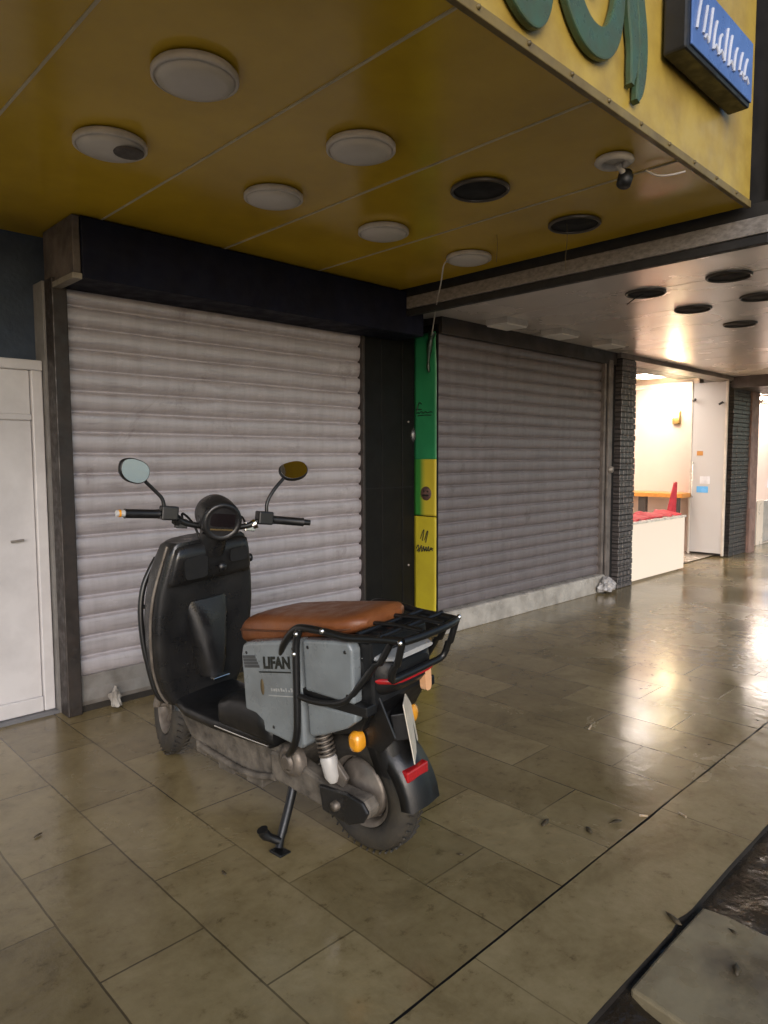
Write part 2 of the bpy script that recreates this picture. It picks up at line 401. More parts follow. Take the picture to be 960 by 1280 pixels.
# two-tone printed poster: green towards the pillar, yellow towards the street
m, nt, b = new_mat('green_yellow_print'); tc = N(nt,'ShaderNodeTexCoord'); sx = N(nt,'ShaderNodeSeparateXYZ')
nt.links.new(tc.outputs['Object'], sx.inputs[0])
nt.links.new(ramp(nt, sx.outputs['Y'], [(.0,(.45,.36,.03)),(.5,(.44,.36,.03)),(1,(.03,.18,.03))]), b.inputs['Base Color'])
mr = N(nt,'ShaderNodeMapRange'); mr.inputs[1].default_value = 3.53; mr.inputs[2].default_value = 3.64
nt.links.new(sx.outputs['Y'], mr.inputs[0])
rp = [n_ for n_ in nt.nodes if n_.type == 'VALTORGB'][0]; nt.links.new(mr.outputs[0], rp.inputs[0])
b.inputs['Roughness'].default_value = .4
M_two = m
YA, YB = 3.472, 3.702
p1 = sheet('poster', M_green, 1.315, 2.275, YA, YB, 'green poster at the top of the narrow panel', curl=.02)
p2 = sheet('poster', M_two, .905, 1.335, YA, YB, 'middle poster fading from green to yellow with a brown round emblem', curl=-.0)
p3 = sheet('poster', M_yel2, .128, .898, YA, YB, 'plain yellow poster low on the narrow panel beside the grey shutter')
def scrib(strokes, parent, x=3.9325, r=.0032):
    mb = MB()
    for st in strokes: mb.tube([(x, y, z) for y, z in st], r, 6, 5)
    return mb.build('writing', M_ink, parent)
# reading direction on this face runs towards the street: decreasing y
scrib([[(3.665,1.70),(3.655,1.745),(3.635,1.765),(3.62,1.75)],[(3.675,1.715),(3.62,1.712)],[(3.675,1.685),(3.655,1.69),(3.64,1.683),(3.62,1.695),(3.60,1.683),(3.58,1.695),(3.56,1.683),(3.53,1.69),(3.51,1.685)],
       [(3.66,1.665),(3.60,1.668),(3.52,1.665)]], p1)
scrib([[(3.63,.725),(3.60,.79),(3.592,.785),(3.61,.71)],[(3.585,.72),(3.56,.785),(3.553,.778),(3.575,.70)],
       [(3.675,.645),(3.65,.675),(3.645,.62),(3.62,.675),(3.615,.625),(3.595,.67),(3.59,.63),(3.57,.668),(3.565,.632),(3.545,.672),(3.54,.635),(3.52,.665),(3.505,.64)],
       [(3.67,.625),(3.62,.655),(3.56,.64),(3.50,.66)]], p3)
mb = MB().lathe([(.0,-.003),(.05,-.0028),(.054,0)], (3.935,3.575,1.075), 'x', 24)
mb.build('emblem', mat('brown_emblem', (.13,.07,.055), (.05,.03,.025), rough=(.4,.6), scale=30), p2)
mb = MB()
mb.tube([(3.931,3.605,1.06),(3.931,3.575,1.062),(3.931,3.545,1.06)], .006, 6, 4)
mb.lathe([(.0,-.002),(.008,0)], (3.9315,3.595,1.09), 'x', 10); mb.lathe([(.0,-.002),(.008,0)], (3.9315,3.555,1.09), 'x', 10)
mb.build('emblem_mark', M_ink, p2)
tag(MB().lathe([(0,-.03),(.02,-.028),(.042,-.012),(.045,0)], (3.93,3.705,1.52), 'x', 20, Matrix.Diagonal((1,.55,1.3)).to_3x3()).build('door_bell', mat('bell_metal', (.10,.10,.10), (.05,.05,.05), rough=(.2,.4), metal=.6)),
    'small dark oval bell fixed where pillar meets green poster', 'bell')
# dark torn plastic hanging over the green poster's corner
tag(MB().tube([(3.925,3.50,2.27),(3.92,3.52,2.20),(3.925,3.535,2.12),(3.92,3.54,2.03),(3.925,3.535,1.98)], [.03,.03,.026,.018,.02,.024,.02,.022,.018,.014,.01,.012,.014,.012,.01,.008,.005], 8, 4).build('torn_plastic', mat('dark_green_plastic', (.012,.035,.016), (.008,.02,.01), rough=(.3,.5), scale=30)),
    'dark green torn plastic strip hanging at the poster top', 'plastic strip')

# second shutter
s2 = thing('roller_shutter', 'darker grey roller shutter with narrow slats right of the posters', 'shutter', (5.2,3.50,0))
slats(-1.242,1.21,.17,2.30,.0965,0,.013,5).build('slats', M_shut2, s2)
MB().box((1.21,-.05,.165),(1.25,.03,2.30)).box((1.262,-.07,.10),(1.345,.03,2.30)).build('guide_rail', mat('rail_grey', (.19,.165,.15), (.11,.095,.085), rough=(.35,.6), scale=9, metal=.3), s2, .005)
MB().lathe([(0,-.03),(.03,-.028),(.034,0)], (1.30,-.075,1.22), 'y', 14).build('lock', M_grey_metal, s2)
tag(MB().prism([(3.42,0),(3.60,0),(3.60,.168),(3.435,.168),(3.422,.158)], 3.959, 6.44, 'x').build('step', M_marble, bevel=.006), 'worn white marble step running under the grey shutter', 'step')
tag(MB().box((6.448,3.45,0),(6.626,3.7,2.33)).build('recess', M_hole), 'black recess strip between grey shutter and tiled pillar', 'recess')

def mosaic(name, c1, c2, mort, scale):
    m, nt, b = new_mat(name); tc = N(nt,'ShaderNodeTexCoord'); mp = N(nt,'ShaderNodeMapping'); mp.inputs['Rotation'].default_value = (R(90),0,0)
    nt.links.new(tc.outputs['Object'], mp.inputs[0])
    br = N(nt,'ShaderNodeTexBrick', Scale=scale); br.inputs['Mortar Size'].default_value = .03
    br.inputs['Color1'].default_value=(*c1,1); br.inputs['Color2'].default_value=(*c2,1); br.inputs['Mortar'].default_value=(*mort,1)
    nt.links.new(mp.outputs[0], br.inputs[0]); nt.links.new(br.outputs['Color'], b.inputs['Base Color'])
    b.inputs['Roughness'].default_value = .38
    bp = N(nt,'ShaderNodeBump', Strength=.7, Distance=.01, invert=True); nt.links.new(br.outputs['Fac'], bp.inputs['Height']); nt.links.new(bp.outputs[0], b.inputs['Normal'])
    return m
M_mos = mosaic('charcoal_mosaic', (.10,.088,.085), (.065,.058,.058), (.03,.027,.026), 6)
M_mos2 = mosaic('dark_mosaic', (.055,.045,.042), (.035,.03,.028), (.015,.013,.012), 6)
def tiled_pillar(x0, x1, y0, m, label, z1=2.33):
    # small stacked tiles give the ragged silhouette
    t = thing('tiled_pillar', label, 'pillar', ((x0+x1)/2, y0+.2, 0)); hw = (x1-x0)/2
    MB().box((-hw+.012,-.19,0),(hw-.012,.35,z1)).build('core', M_hole, t)
    rr = random.Random(int(x0*100)); mb = MB(); z = .003; h = .058
    while z < z1-.06:
        d = rr.uniform(0,.010)
        nn = 4; 
        for k in range(nn):
            a = -hw - (d if k == 0 else 0) + 2*hw*k/nn; e = -hw + 2*hw*(k+1)/nn + (d if k == nn-1 else 0)
            jy = rr.uniform(-.004,.003)
            mb.box((a+.002,-.2+jy,z),(e-.002,.36,z+h-.004))
        z += h
    mb.build('tiles', m, t, .004, 1)
    return t
tiled_pillar(6.63,6.93,3.38,M_mos,'charcoal tiled pillar between the grey shutter and the lit shop')

# ------------------------------------------------------------------ canopies
def disc_lamp(x, y, z, label, broken=False, group='round lamps under the yellow canopy', r=.125):
    t = thing('ceiling_lamp', label, 'ceiling lamp', (x,y,z), (0,0,random.uniform(0,6)), group)
    MB().lathe([(r*.99,.0),(r*1.03,-.006),(r*1.03,-.022),(r*.96,-.027),(r*.94,-.02)], seg=40).build('rim', M_white_pl, t)
    prof = [(r*.94,-.018),(r*.9,-.030),(r*.7,-.038),(r*.4,-.042),(.001,-.043)]
    MB().lathe(prof, seg=40).build('diffuser', mat('frosted_diffuser', (.60,.56,.50), (.52,.48,.42), rough=(.3,.5), scale=5), t)
    return t
CZ = 2.5
canopy = thing('canopy', 'deep yellow panelled canopy over the pavement, seen from below', 'canopy', (0,0,CZ))
xs = [-2.6,-1.93,-1.25,-.57,.105,.782,1.455,2.137,2.80,3.54]
for a, b_ in zip(xs[:-1], xs[1:]):
    mid_ = (a+b_)/2; tl_ = random.uniform(-.0018,.0018); tw_ = random.uniform(-.0009,.0009)
    MB().box((a+.003,1.215,.004),(b_-.003,3.95,.03)).xf(lambda p: Vector((p.x,p.y,p.z+tl_*(p.x-mid_)*2+tw_*(p.y-2.5)))).build('soffit_panel', M_yellow, canopy)
sm_ = MB()
for x_ in xs[1:-1]: sm_.box((x_-.0045,1.215,-.001),(x_+.0045,3.95,.004))
sm_.build('seam', M_seam, canopy)
MB().box((-2.6,1.20,.0),(3.54,1.212,1.3)).build('fascia', M_yellow_f, canopy)
MB().box((-2.6,1.192,-.006),(3.54,1.214,.026)).build('edge_trim', mat('dull_edge', (.20,.145,.045), (.13,.09,.03), rough=(.4,.6)), canopy, .003)
x_ = 1.28
while x_ < 3.5:
    MB().lathe([(0,-.010),(.006,-.008),(.008,0)], (x_,1.193,.014), 'y', 8).build('rivet', M_trim, canopy); x_ += .23
MB().box((-2.6,1.23,.035),(3.54,4.2,1.3)).build('roof_box', M_trim, canopy)
places = [(1.125,1.955,'large round white canopy lamp nearest the camera, in front of the others'),
          (1.81,1.97,'round white canopy lamp between the nearest lamp and the first empty hole'),
          (1.862,2.594,'round white canopy lamp over the left half of the pale shutter'),
          (2.54,2.60,'round white canopy lamp over the right half of the pale shutter'),
          (3.22,2.596,'round white canopy lamp with a white wire dangling from it')]
for x_, y_, lb_ in places: disc_lamp(x_, y_, CZ, lb_)
bl = disc_lamp(1.134, 2.582, CZ, 'round canopy lamp with a broken dark patch in its diffuser')
bl.rotation_euler = (0,0,0)
MB().lathe([(.055,-.040),(.052,-.046),(.03,-.044),(.001,-.043)], (.045,-.05,0), seg=20).build('broken_patch', mat('dusty_bulb', (.10,.085,.07), (.05,.042,.035), rough=(.5,.7), scale=20), bl)
M_rim = mat('dark_rim', (.10,.08,.055), (.05,.04,.03), rough=(.3,.5))
def hole(x, y, z, label, group, r=.118, rim=False):
    t = thing('lamp_hole', label, 'lamp hole', (x,y,z), (0,0,0), group)
    MB().lathe([(r,-.003),(r*.98,-.005),(.001,-.0045)], seg=36).build('opening', M_hole, t)  # flat black disc; the hole's inner shade is put into its colour
    MB().lathe([(r*1.07,.0),(r*1.08,-.010),(r*1.03,-.016),(r*.97,-.013),(r*.96,.0)], seg=36, closed_prof=True).build('rim', M_rim, t)
    return t
hole(2.465,1.928,CZ,'empty black lamp hole in the yellow canopy, nearer the pillar','empty lamp holes in the yellow canopy')
hole(3.156,1.88,CZ,'empty black lamp hole in the yellow canopy, nearest the grey beam','empty lamp holes in the yellow canopy')
# broken spot fitting near the canopy corner
sp = thing('spot_fitting', 'broken white spotlight fitting with black end hanging under the canopy corner', 'spotlight', (2.60,1.38,CZ))
MB().lathe([(.07,0),(.075,-.012),(.06,-.024),(.045,-.02),(.045,-.004)], seg=24).build('ring', M_white_pl, sp)
MB().tube([(.03,.0,-.01),(.07,.0,-.03)], .012, 8).build('arm', M_white_pl, sp)
MB().lathe([(.001,-.045),(.028,-.04),(.03,.0),(.022,.02),(.001,.022)], (.095,.0,-.04), 'z', 16, Matrix.Rotation(R(25),3,'Y')).build('lamp_head', M_black, sp)
tag(MB().tube([(2.76,1.33,2.488),(2.80,1.30,2.470),(2.84,1.262,2.472),(2.88,1.222,2.485)], .004, 6, 4).build('cable', M_white_pl), 'short pale cable sagging under the canopy corner', 'cable')
tag(MB().tube([(3.12,2.69,2.47),(3.10,2.70,2.42),(3.085,2.69,2.30),(3.30,3.02,2.22),(3.62,3.40,2.17),(3.88,3.50,2.20)], .0045, 6, 6).build('cable', M_white_pl) if False else
    MB().tube([(3.125,2.68,2.47),(3.12,2.70,2.445),(3.28,2.86,2.40),(3.52,3.10,2.375),(3.70,3.28,2.33),(3.85,3.44,2.25),(3.91,3.50,2.245)], .0042, 6, 6).build('cable', M_white_pl),
    'white wire hanging from a canopy lamp down to the green poster', 'cable')
tag(MB().tube([(3.12,1.90,2.495),(3.125,1.90,2.42),(3.12,1.905,2.33),(3.115,1.90,2.27)], .0016, 5, 4).build('wire', M_trim), 'thin wire hanging from the black hole beside the grey beam', 'wire')
tag(MB().tube([(3.02,2.25,2.499),(3.025,2.25,2.44),(3.02,2.252,2.36)], .0016, 5, 4).build('wire', M_trim), 'thin wire hanging under the canopy between lamp and hole', 'wire')

# second canopy (the neighbouring building)
c2 = thing('canopy', 'pale grey neighbouring canopy with a layered dark and grey edge beam', 'canopy', (3.56,0,2.33))
MB().box((.0,1.12,.045),(.035,3.42,.125)).build('beam_band', M_grey_metal, c2, .004)
MB().box((.012,1.125,.125),(.05,3.44,.19)).box((.010,1.125,.0),(.05,3.44,.043)).build('beam_edge', M_dark_soffit_edge, c2, .003)
M_white_soffit = mat('pale_soffit', (.80,.74,.68), (.79,.73,.67), rough=(.26,.28), scale=.8, metal=.25)
z0 = .055
xx = .055; k = 0
while xx < 9.5:
    MB().box((xx+.003,1.13,z0),(xx+.683,3.6,z0+.03)).build('soffit_panel', M_white_soffit, c2); xx += .686
MB().box((.02,1.118,.0),(10,1.13,1.4)).build('fascia', mat('neighbour_fascia', (.06,.06,.07), (.03,.03,.035), rough=(.35,.6), scale=6), c2)
MB().box((.05,1.14,.09),(10,4.2,1.4)).build('roof_box', M_dark_soffit_edge, c2)
Z2 = 2.385
for i, (x_, y_) in enumerate([(4.46,3.22),(5.15,3.18),(5.93,3.16)]):
    t = thing('recessed_lamp', ['square unlit lamp in the dark soffit nearest the green poster','square unlit lamp in the soffit over the middle of the grey shutter','square unlit lamp in the soffit nearest the tiled pillar'][i], 'ceiling lamp', (x_,y_,Z2), (0,0,0), 'square lamps above the grey shutter')
    MB().box((-.135,-.10,-.040),(.135,.10,.002)).build('frame', M_white_pl, t, .003)
    MB().box((-.128,-.093,-.050),(.128,.093,-.039)).build('diffuser', mat('white_diffuser', (.85,.82,.76), (.8,.77,.7), rough=(.4,.5)), t, .003)
hl = [(4.34,2.07,'dark round lamp hole in the pale soffit, closest to the grey shutter'),(5.05,2.06,'dark round hole in the pale soffit, middle of the far row'),(5.88,2.03,'dark round hole in the pale soffit, far end of the row'),
      (4.29,1.55,'dark round hole in the pale soffit, nearest the edge beam'),(4.98,1.60,'dark round hole in the pale soffit at the right photo edge')]
for x_, y_, l_ in hl: hole(x_, y_, Z2+.0015, l_, 'empty lamp holes in the pale soffit', .115)
tag(MB().tube([(4.36,2.09,2.384),(4.30,2.12,2.35),(4.255,2.15,2.31)], .0035, 6, 4).build('cable', M_black), 'short black cable poking out of a pale soffit hole', 'cable')
# lintel band above the grey shutter and the shop opening
tag(MB().box((3.959,3.44,2.262),(6.63,3.7,2.384)).build('lintel', mat('brown_lintel', (.05,.04,.034), (.03,.025,.02), rough=(.4,.6))), 'dark brown lintel over the grey shutter', 'lintel')
tag(MB().box((6.632,3.40,2.335),(9.78,3.62,2.384)).build('lintel', mat('shop_lintel', (.20,.17,.145), (.13,.11,.095), rough=(.4,.6))), 'thin grey brown lintel over the lit shop opening', 'lintel')
tag(MB().box((9.70,2.95,2.235),(13.3,3.42,2.383)).build('shutter_box', mat('grey_housing', (.075,.065,.06), (.04,.035,.03), rough=(.4,.6))), 'dark grey shutter housing above the far tiled pillar', 'shutter box')

# signage on the yellow fascia
sg = thing('shop_sign', 'large raised green lettering on the yellow canopy fascia', 'sign', (0,1.19,0))
M_gl = mat('green_letter', (.05,.10,.055), (.055,.075,.035), rough=(.25,.45), scale=12)
M_gls = mat('letter_edge', (.30,.26,.14), (.2,.16,.08), rough=(.3,.5))
def letter(strokes, w):
    face = MB(); 
    for st in strokes:
        pts = spline([Vector((x_,0,z_)) for x_,z_ in st], 8)
        L = len(pts); secs = []
        for i, p in enumerate(pts):
            t_ = (pts[min(i+1,L-1)]-pts[max(i-1,0)]).normalized(); nrm = Vector((-t_.z,0,t_.x))
            u = i/(L-1); ww = .84*w*(.35+.65*math.sin(math.pi*min(1,.12+u*.95))**.6) if True else w
            a = p+nrm*ww; b_ = p-nrm*ww
            secs.append([a+Vector((0,-.022,0)), b_+Vector((0,-.022,0)), b_+Vector((0,.004,0)), a+Vector((0,.004,0))])
        face.loft(secs, smooth=False)
    return face.build('letter', M_gl, sg, .006)
letter([[(1.46,3.05),(1.50,2.86),(1.60,2.66),(1.73,2.585),(1.80,2.66),(1.80,2.80)]], .05)
letter([[(1.86,3.2),(1.88,2.9),(1.93,2.74),(2.03,2.655),(2.15,2.67),(2.22,2.80),(2.24,3.1)],[(2.0,3.1),(2.03,2.9),(2.08,2.80)]], .062)
letter([[(2.30,3.1),(2.31,2.86),(2.335,2.72),(2.32,2.60)],[(2.35,2.95),(2.39,2.78),(2.385,2.64),(2.36,2.56)]], .04)
letter([[(1.66,3.3),(1.68,3.05),(1.76,2.92)]], .045)
bs = thing('light_box_sign', 'blue box sign with white script and black sides on the yellow fascia', 'sign', (2.9,1.2,2.92))
MB().box((-.325,-.10,-.128),(.312,-.012,.135)).build('case', M_black, bs, .01)
M_blue = mat('blue_sign_face', (.085,.17,.42), (.06,.12,.32), rough=(.2,.4), scale=6)
MB().box((-.30,-.108,-.11),(.305,-.099,.125)).build('face', M_blue, bs, .004)
mb = MB(); rr = random.Random(5)
x_ = -.27
while x_ < .25:   # unreadable white brush script
    h_ = rr.uniform(.07,.13)
    mb.tube([(x_,-.110,-.07+rr.uniform(0,.03)),(x_+.012,-.110,.0),(x_+.03,-.110,-.05+h_)], .007, 6, 4)
    if rr.random() < .75: mb.tube([(x_+.012,-.110,-.055),(x_+.03,-.110,-.035),(x_+.05,-.110,-.055)], .006, 6, 4)
    x_ += rr.uniform(.04,.06)
mb.build('lettering', mat('sign_white', (.55,.58,.66), (.45,.48,.56), rough=(.3,.5)), bs)

# ------------------------------------------------------------------ lit shop
M_pink = mat('pink_cream_wall', (.64,.52,.455), (.60,.485,.425), rough=(.5,.7), scale=2)
M_cream = mat('cream_panel', (.70,.62,.52), (.66,.57,.47), rough=(.25,.4), scale=3)
rm = thing('shop_room', 'brightly lit cream and pink shop interior behind the pavement', 'shop interior', (8.3,3.6,0))
MB().box((1.55,.30,0),(1.70,4.4,2.75)).build('side_wall', M_pink, rm)
MB().box((-1.75,4.4,0),(1.7,4.5,2.75)).build('back_wall', M_pink, rm)
MB().box((-1.75,.18,0),(-1.68,4.4,2.75)).build('far_wall', M_pink, rm)
MB().box((-1.75,.02,2.46),(1.55,4.4,2.5)).build('ceiling', mat('shop_ceiling', (.75,.68,.58), rough=(.5,.7)), rm)
MB().box((1.535,.38,2.32),(1.549,4.4,2.38)).build('cornice', mat('cornice', (.78,.72,.62), rough=(.4,.6)), rm, .004)
MB().add([(-1.68,-.0,.012),(1.55,-.0,.012),(1.55,4.4,.012),(-1.68,4.4,.012)], [(0,1,2,3)]).build('floor_tiles', mat('shop_floor', (.55,.47,.37), (.48,.41,.32), rough=(.12,.3), scale=5), rm)
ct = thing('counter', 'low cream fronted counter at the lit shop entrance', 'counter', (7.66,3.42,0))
MB().box((-.70,0,.02),(.68,.5,.63)).build('body', emis('glowing_counter', (1,.84,.66), .085, (.70,.62,.52)), ct, .008)  # faint emission added to brighten the counter; no lamp inside
MB().box((-.715,-.012,.63),(.695,.515,.655)).build('worktop', mat('counter_top', (.72,.68,.6), rough=(.2,.35)), ct, .005)
M_red = mat('red_cloth', (.55,.035,.05), (.42,.02,.035), rough=(.6,.8), scale=14, bump=.3, bscale=30)
vs=[];fs=[]; nu, nv = 44, 8
for j in range(nv+1):
    for i in range(nu+1):
        u=i/nu; v=j/nv; x_=6.98+1.36*u
        z_=.664+.05*v*(.6+.5*math.sin(u*9)**2)+.007*math.sin(u*40)
        vs.append((x_,3.46+.22*v+.015*math.sin(u*31),z_))
for j in range(nv):
    for i in range(nu):
        a=j*(nu+1)+i; fs.append((a,a+1,a+nu+2,a+nu+1))
o = MB().add(vs,fs,True).build('red_cloth', M_red); sd=o.modifiers.new('t','SOLIDIFY'); sd.thickness=.006
tag(o,'rumpled red cloth lying along the top of the cream counter','cloth')
secs=[]
for k in range(12):
    v=k/11; z_=1.02-.66*v; w_=.03+.05*math.sin(min(1,v*1.5)*1.6); cx_=8.56-.11*math.sin(v*1.8)
    secs.append([(cx_+w_*math.cos(a)*(1+.25*math.sin(4*a+v*6)), 3.64+w_*.6*math.sin(a), z_+.02*math.sin(3*a)) for a in [2*math.pi*q/20 for q in range(20)]])
tag(MB().loft(secs).build('apron', M_red),'red apron hanging beside the cream counter','apron')
tb = thing('table', 'orange topped table with dark legs against the pink shop wall', 'table', (9.6,4.5,0))
MB().box((-.20,-.60,.79),(.235,.9,.85)).build('tabletop', mat('orange_wood', (.62,.27,.05), (.5,.2,.04), rough=(.3,.5), scale=8, stretch=(1,8,8)), tb, .006)
for y_ in (-.48,-.02,.75):
    MB().box((-.17,y_-.05,.012),(-.08,y_+.05,.79)).build('leg', mat('dark_leg', (.06,.05,.045), rough=(.4,.6)), tb, .004)
# wall sconce
sc_ = thing('wall_lamp', 'lit warm wall sconce on the pink shop wall', 'wall lamp', (9.83,4.19,1.95))
MB().box((-.03,-.05,-.15),(.018,.05,.05)).build('bracket', mat('brass', (.35,.24,.10), rough=(.2,.4), metal=.9), sc_, .006)
MB().lathe([(.03,-.06),(.075,.05),(.10,.14),(.095,.14),(.07,.05),(.028,-.05)], (-.09,0,0), 'z', 24, None, True).build('shade', emis('lit_shade', (1,.86,.5), 9, (.9,.8,.6)), sc_)
def lamp_light(name, loc, energy, color, size, shape='DISK'):
    l = bpy.data.lights.new(name, 'AREA'); l.energy = energy; l.color = color; l.size = size; l.shape = shape
    o = bpy.data.objects.new(name, l); o.location = loc; col.objects.link(o); return o
def point_light(name, loc, energy, color, r):
    l = bpy.data.lights.new(name, 'POINT'); l.energy = energy; l.color = color; l.shadow_soft_size = r
    o = bpy.data.objects.new(name, l); o.location = loc; col.objects.link(o); return o
M_lit = emis('lit_diffuser', (1,.88,.79), 12)
def light_panel(x_, y_, z_, label, group, h=.30):
    t = thing('ceiling_light', label, 'ceiling light', (x_,y_,z_), (0,0,0), group)
    MB().box((-h-.02,-h-.02,-.03),(-h,h+.02,0)).box((h,-h-.02,-.03),(h+.02,h+.02,0)).box((-h,-h-.02,-.03),(h,-h,0)).box((-h,h,-.03),(h,h+.02,0)).build('frame', M_white_pl, t)
    MB().box((-h,-h,-.022),(h,h,-.004)).build('diffuser', M_lit, t)
for x_, y_, l_ in [(7.45,3.95,'lit square shop ceiling light nearest the charcoal tiled pillar'),(9.25,4.25,'lit square shop ceiling light above the orange table'),(8.35,4.1,'lit square shop ceiling light above the counter end'),
                   (7.5,5.8,'lit square light at the back of the shop, farthest from the pink wall'),(8.9,5.8,'lit square light at the back of the shop, beside the pink wall')]:
    light_panel(x_, y_, 2.46, l_, 'lit lights in the shop ceiling')
p = point_light('sconce_lamp', (9.66,4.19,2.12), 1.6, (1,.85,.62), .06)

# glazed shop side panel
gd = thing('glass_door', 'pale frosted glass door standing open beside the far tiled pillar', 'door', (9.68,3.45,0))
M_glass = mat('frosted_glass', (.58,.57,.56), (.56,.55,.54), rough=(.2,.3), trans=.12, scale=.4)
MB().box((-.012,.03,.05),(.0,.45,2.33)).build('pane', M_glass, gd)
MB().box((-.02,.0,.02),(.012,.03,2.335)).box((-.02,.45,.02),(.012,.475,2.335)).build('frame', mat('door_frame', (.66,.60,.52), rough=(.3,.5)), gd, .003)
MB().tube([(-.05,.05,2.06),(-.05,.10,2.03)], .014, 10).tube([(-.015,.06,2.05),(-.05,.06,2.05)], .01, 8).build('hinge', M_black, gd)
MB().tube([(-.05,.40,2.12),(-.05,.44,2.09)], .014, 10).tube([(-.015,.42,2.10),(-.05,.42,2.10)], .01, 8).build('hinge', M_black, gd)
MB().box((-.0165,.22,.86),(-.0125,.37,.945)).build('pane_mark', mat('blue_reflection', (.12,.42,.80), (.10,.36,.72), rough=(.2,.35)), gd)  # LED screen reflection, painted as a flat blue patch on the pane
MB().box((-.0165,.30,1.36),(-.0125,.38,1.42)).build('pane_mark', mat('orange_sticker', (.55,.25,.06), rough=(.3,.5)), gd)
MB().box((-.0165,.20,.98),(-.0125,.33,1.08)).build('pane_mark', mat('white_reflection', (.75,.76,.80), rough=(.2,.35)), gd)  # white part of the screen reflection, painted on as a patch
MB().tube([(-.03,.42,.80),(-.06,.42,.84),(-.06,.42,1.22),(-.03,.42,1.26)], .012, 8, 5).build('handle', mat('steel', (.6,.58,.55), rough=(.15,.3), metal=.9), gd)

tiled_pillar(9.80,10.42,3.42,M_mos2,'near-black tiled pillar at the far end of the pavement')
tag(MB().box((10.43,3.40,.0),(10.72,3.8,2.33)).box((10.43,3.385,0),(10.66,3.40,.62)).build('door_jamb', mat('reddish_jamb', (.26,.16,.13), (.16,.10,.085), rough=(.4,.6))), 'reddish brown jamb next to the far tiled pillar', 'door jamb')
r2 = thing('shop_room', 'pale lit shop front cut off by the right photo edge', 'shop interior', (12.3,3.6,0))
MB().box((-1.6,.75,0),(6,.85,2.5)).build('back_wall', M_pink, r2)
MB().box((-1.6,0,2.34),(6,.85,2.38)).build('ceiling', M_cream, r2)
MB().box((-1.14,.0,.02),(.6,.06,.66)).build('low_panel', mat('grey_panel', (.40,.38,.35), rough=(.3,.5)), r2, .01)
MB().box((-.93,-.02,.0),(-.66,-.003,.68)).build('panel_edge', M_cream, r2, .005)
MB().box((-.45,-.012,.86),(-.30,-.004,1.02)).build('screen', emis('blue_screen', (.25,.6,1), 1.2, (.1,.3,.6)), r2)
MB().box((-1.14,.0,.0),(6,.75,.012)).build('floor_tiles', M_cream, r2)
for x_, l_ in [(11.45,'lit square light in the far shop front, nearest the dark tiled pillar'),(12.7,'lit square light in the middle of the far shop front'),(13.95,'lit square light at the far end of the far shop front')]:
    light_panel(x_, 3.98, 2.338, l_, 'lit lights in the far shop front')

# ------------------------------------------------------------------ litter
def leaf(x, y, s, rot, label, m=M_leaf, z=.0, name='dead_leaf', cat='leaf', group='dead leaves scattered on the paving'):
    pts = [(-1,0),(-.5,.32),(0,.42),(.5,.3),(1,.02),(.5,-.28),(0,-.4),(-.5,-.3)]
    rr = random.Random(int(x*1000)); ca, sa = math.cos(rot), math.sin(rot); vs = []
    for (u,v) in pts:
        u *= s*rr.uniform(.8,1.1); v *= s*rr.uniform(.7,1.1)
        vs.append((u*ca-v*sa, u*sa+v*ca, .003+rr.uniform(0,.25)*s))
    vs.append((0,0,.006+.2*s))
    fs = [(i,(i+1)%8,8) for i in range(8)]
    o = MB().add(vs, fs, True).build(name, m); o.location = (x,y,z)
    sd = o.modifiers.new('t','SOLIDIFY'); sd.thickness = .0015
    return tag(o, label, cat, group)
leaf(.79,2.59,.02,.4,'tiny dead leaf on the paving at the left photo edge')
leaf(1.14,1.92,.018,1.4,'tiny dead leaf on a paving joint left of the kickstand')
leaf(1.77,1.45,.016,2.0,'tiny dead leaf on the paving right of the rear wheel')
leaf(2.15,1.36,.035,.2,'dark wet leaf on the stained slab near the kerb joint')
leaf(2.22,1.22,.025,.9,'small dark leaf where two paving joints meet')
leaf(2.34,1.18,.032,2.6,'dark wet leaf beside the kerb joint under the bright reflection')
leaf(1.88,.60,.03,.35,'flat dry leaf on the loose slab in the gutter',z=-.006)
leaf(2.03,.66,.016,1.2,'small dark leaf on the far end of the loose slab',z=-.006)
def butt(x, y, rot, label, L=.028):
    o = MB().tube([(-L/2,0,.004),(L/2,0,.004)], .004, 8).build('cigarette_butt', M_butt); o.location = (x,y,.0); o.rotation_euler = (0,0,rot)
    return tag(o, label, 'cigarette butt', 'cigarette butts on the paving')
leaf(1.955,.80,.034,1.1,'dark flake standing for the notch in the kerb edge beside the slab',z=.0)  # leaf shape added in place of the dark notch in the kerb
butt(3.10,1.71,.3,'pale cigarette butt in the middle of the wet paving',.05)
butt(2.57,1.03,1.2,'pale cigarette butt on the kerb row near the road',.035)
butt(2.46,1.13,2.2,'pale cigarette butt on the joint beside the kerb row',.03)

# ------------------------------------------------------------------ scooter
#SCOOTER-BEGIN
sct = thing('scooter', 'parked grey and black electric scooter with a brown saddle on its kickstand', 'scooter', (1.605,1.63,0), (0,R(-4),R(4)))
S_black = mat('black_plastic', (.009,.009,.0095), (.006,.006,.006), rough=(.3,.5), scale=9, bump=.06, bscale=150)
S_dull = mat('scuffed_plastic', (.010,.010,.0105), (.019,.018,.017), rough=(.2,.5), scale=5, bump=.08, bscale=120)
S_tube = mat('black_tube', (.010,.010,.010), rough=(.28,.36), scale=1.5)
S_grey = mat('grey_bodywork', (.20,.225,.235), (.15,.165,.17), rough=(.2,.42), scale=6, coat=.3, bump=.02, bscale=18)
S_seat = mat('tan_leather', (.21,.072,.022), (.16,.05,.015), rough=(.32,.5), scale=10, bump=.15, bscale=220)
S_tyre = mat('rubber', (.022,.020,.018), (.05,.042,.03), rough=(.6,.85), scale=6, bump=.2, bscale=80)
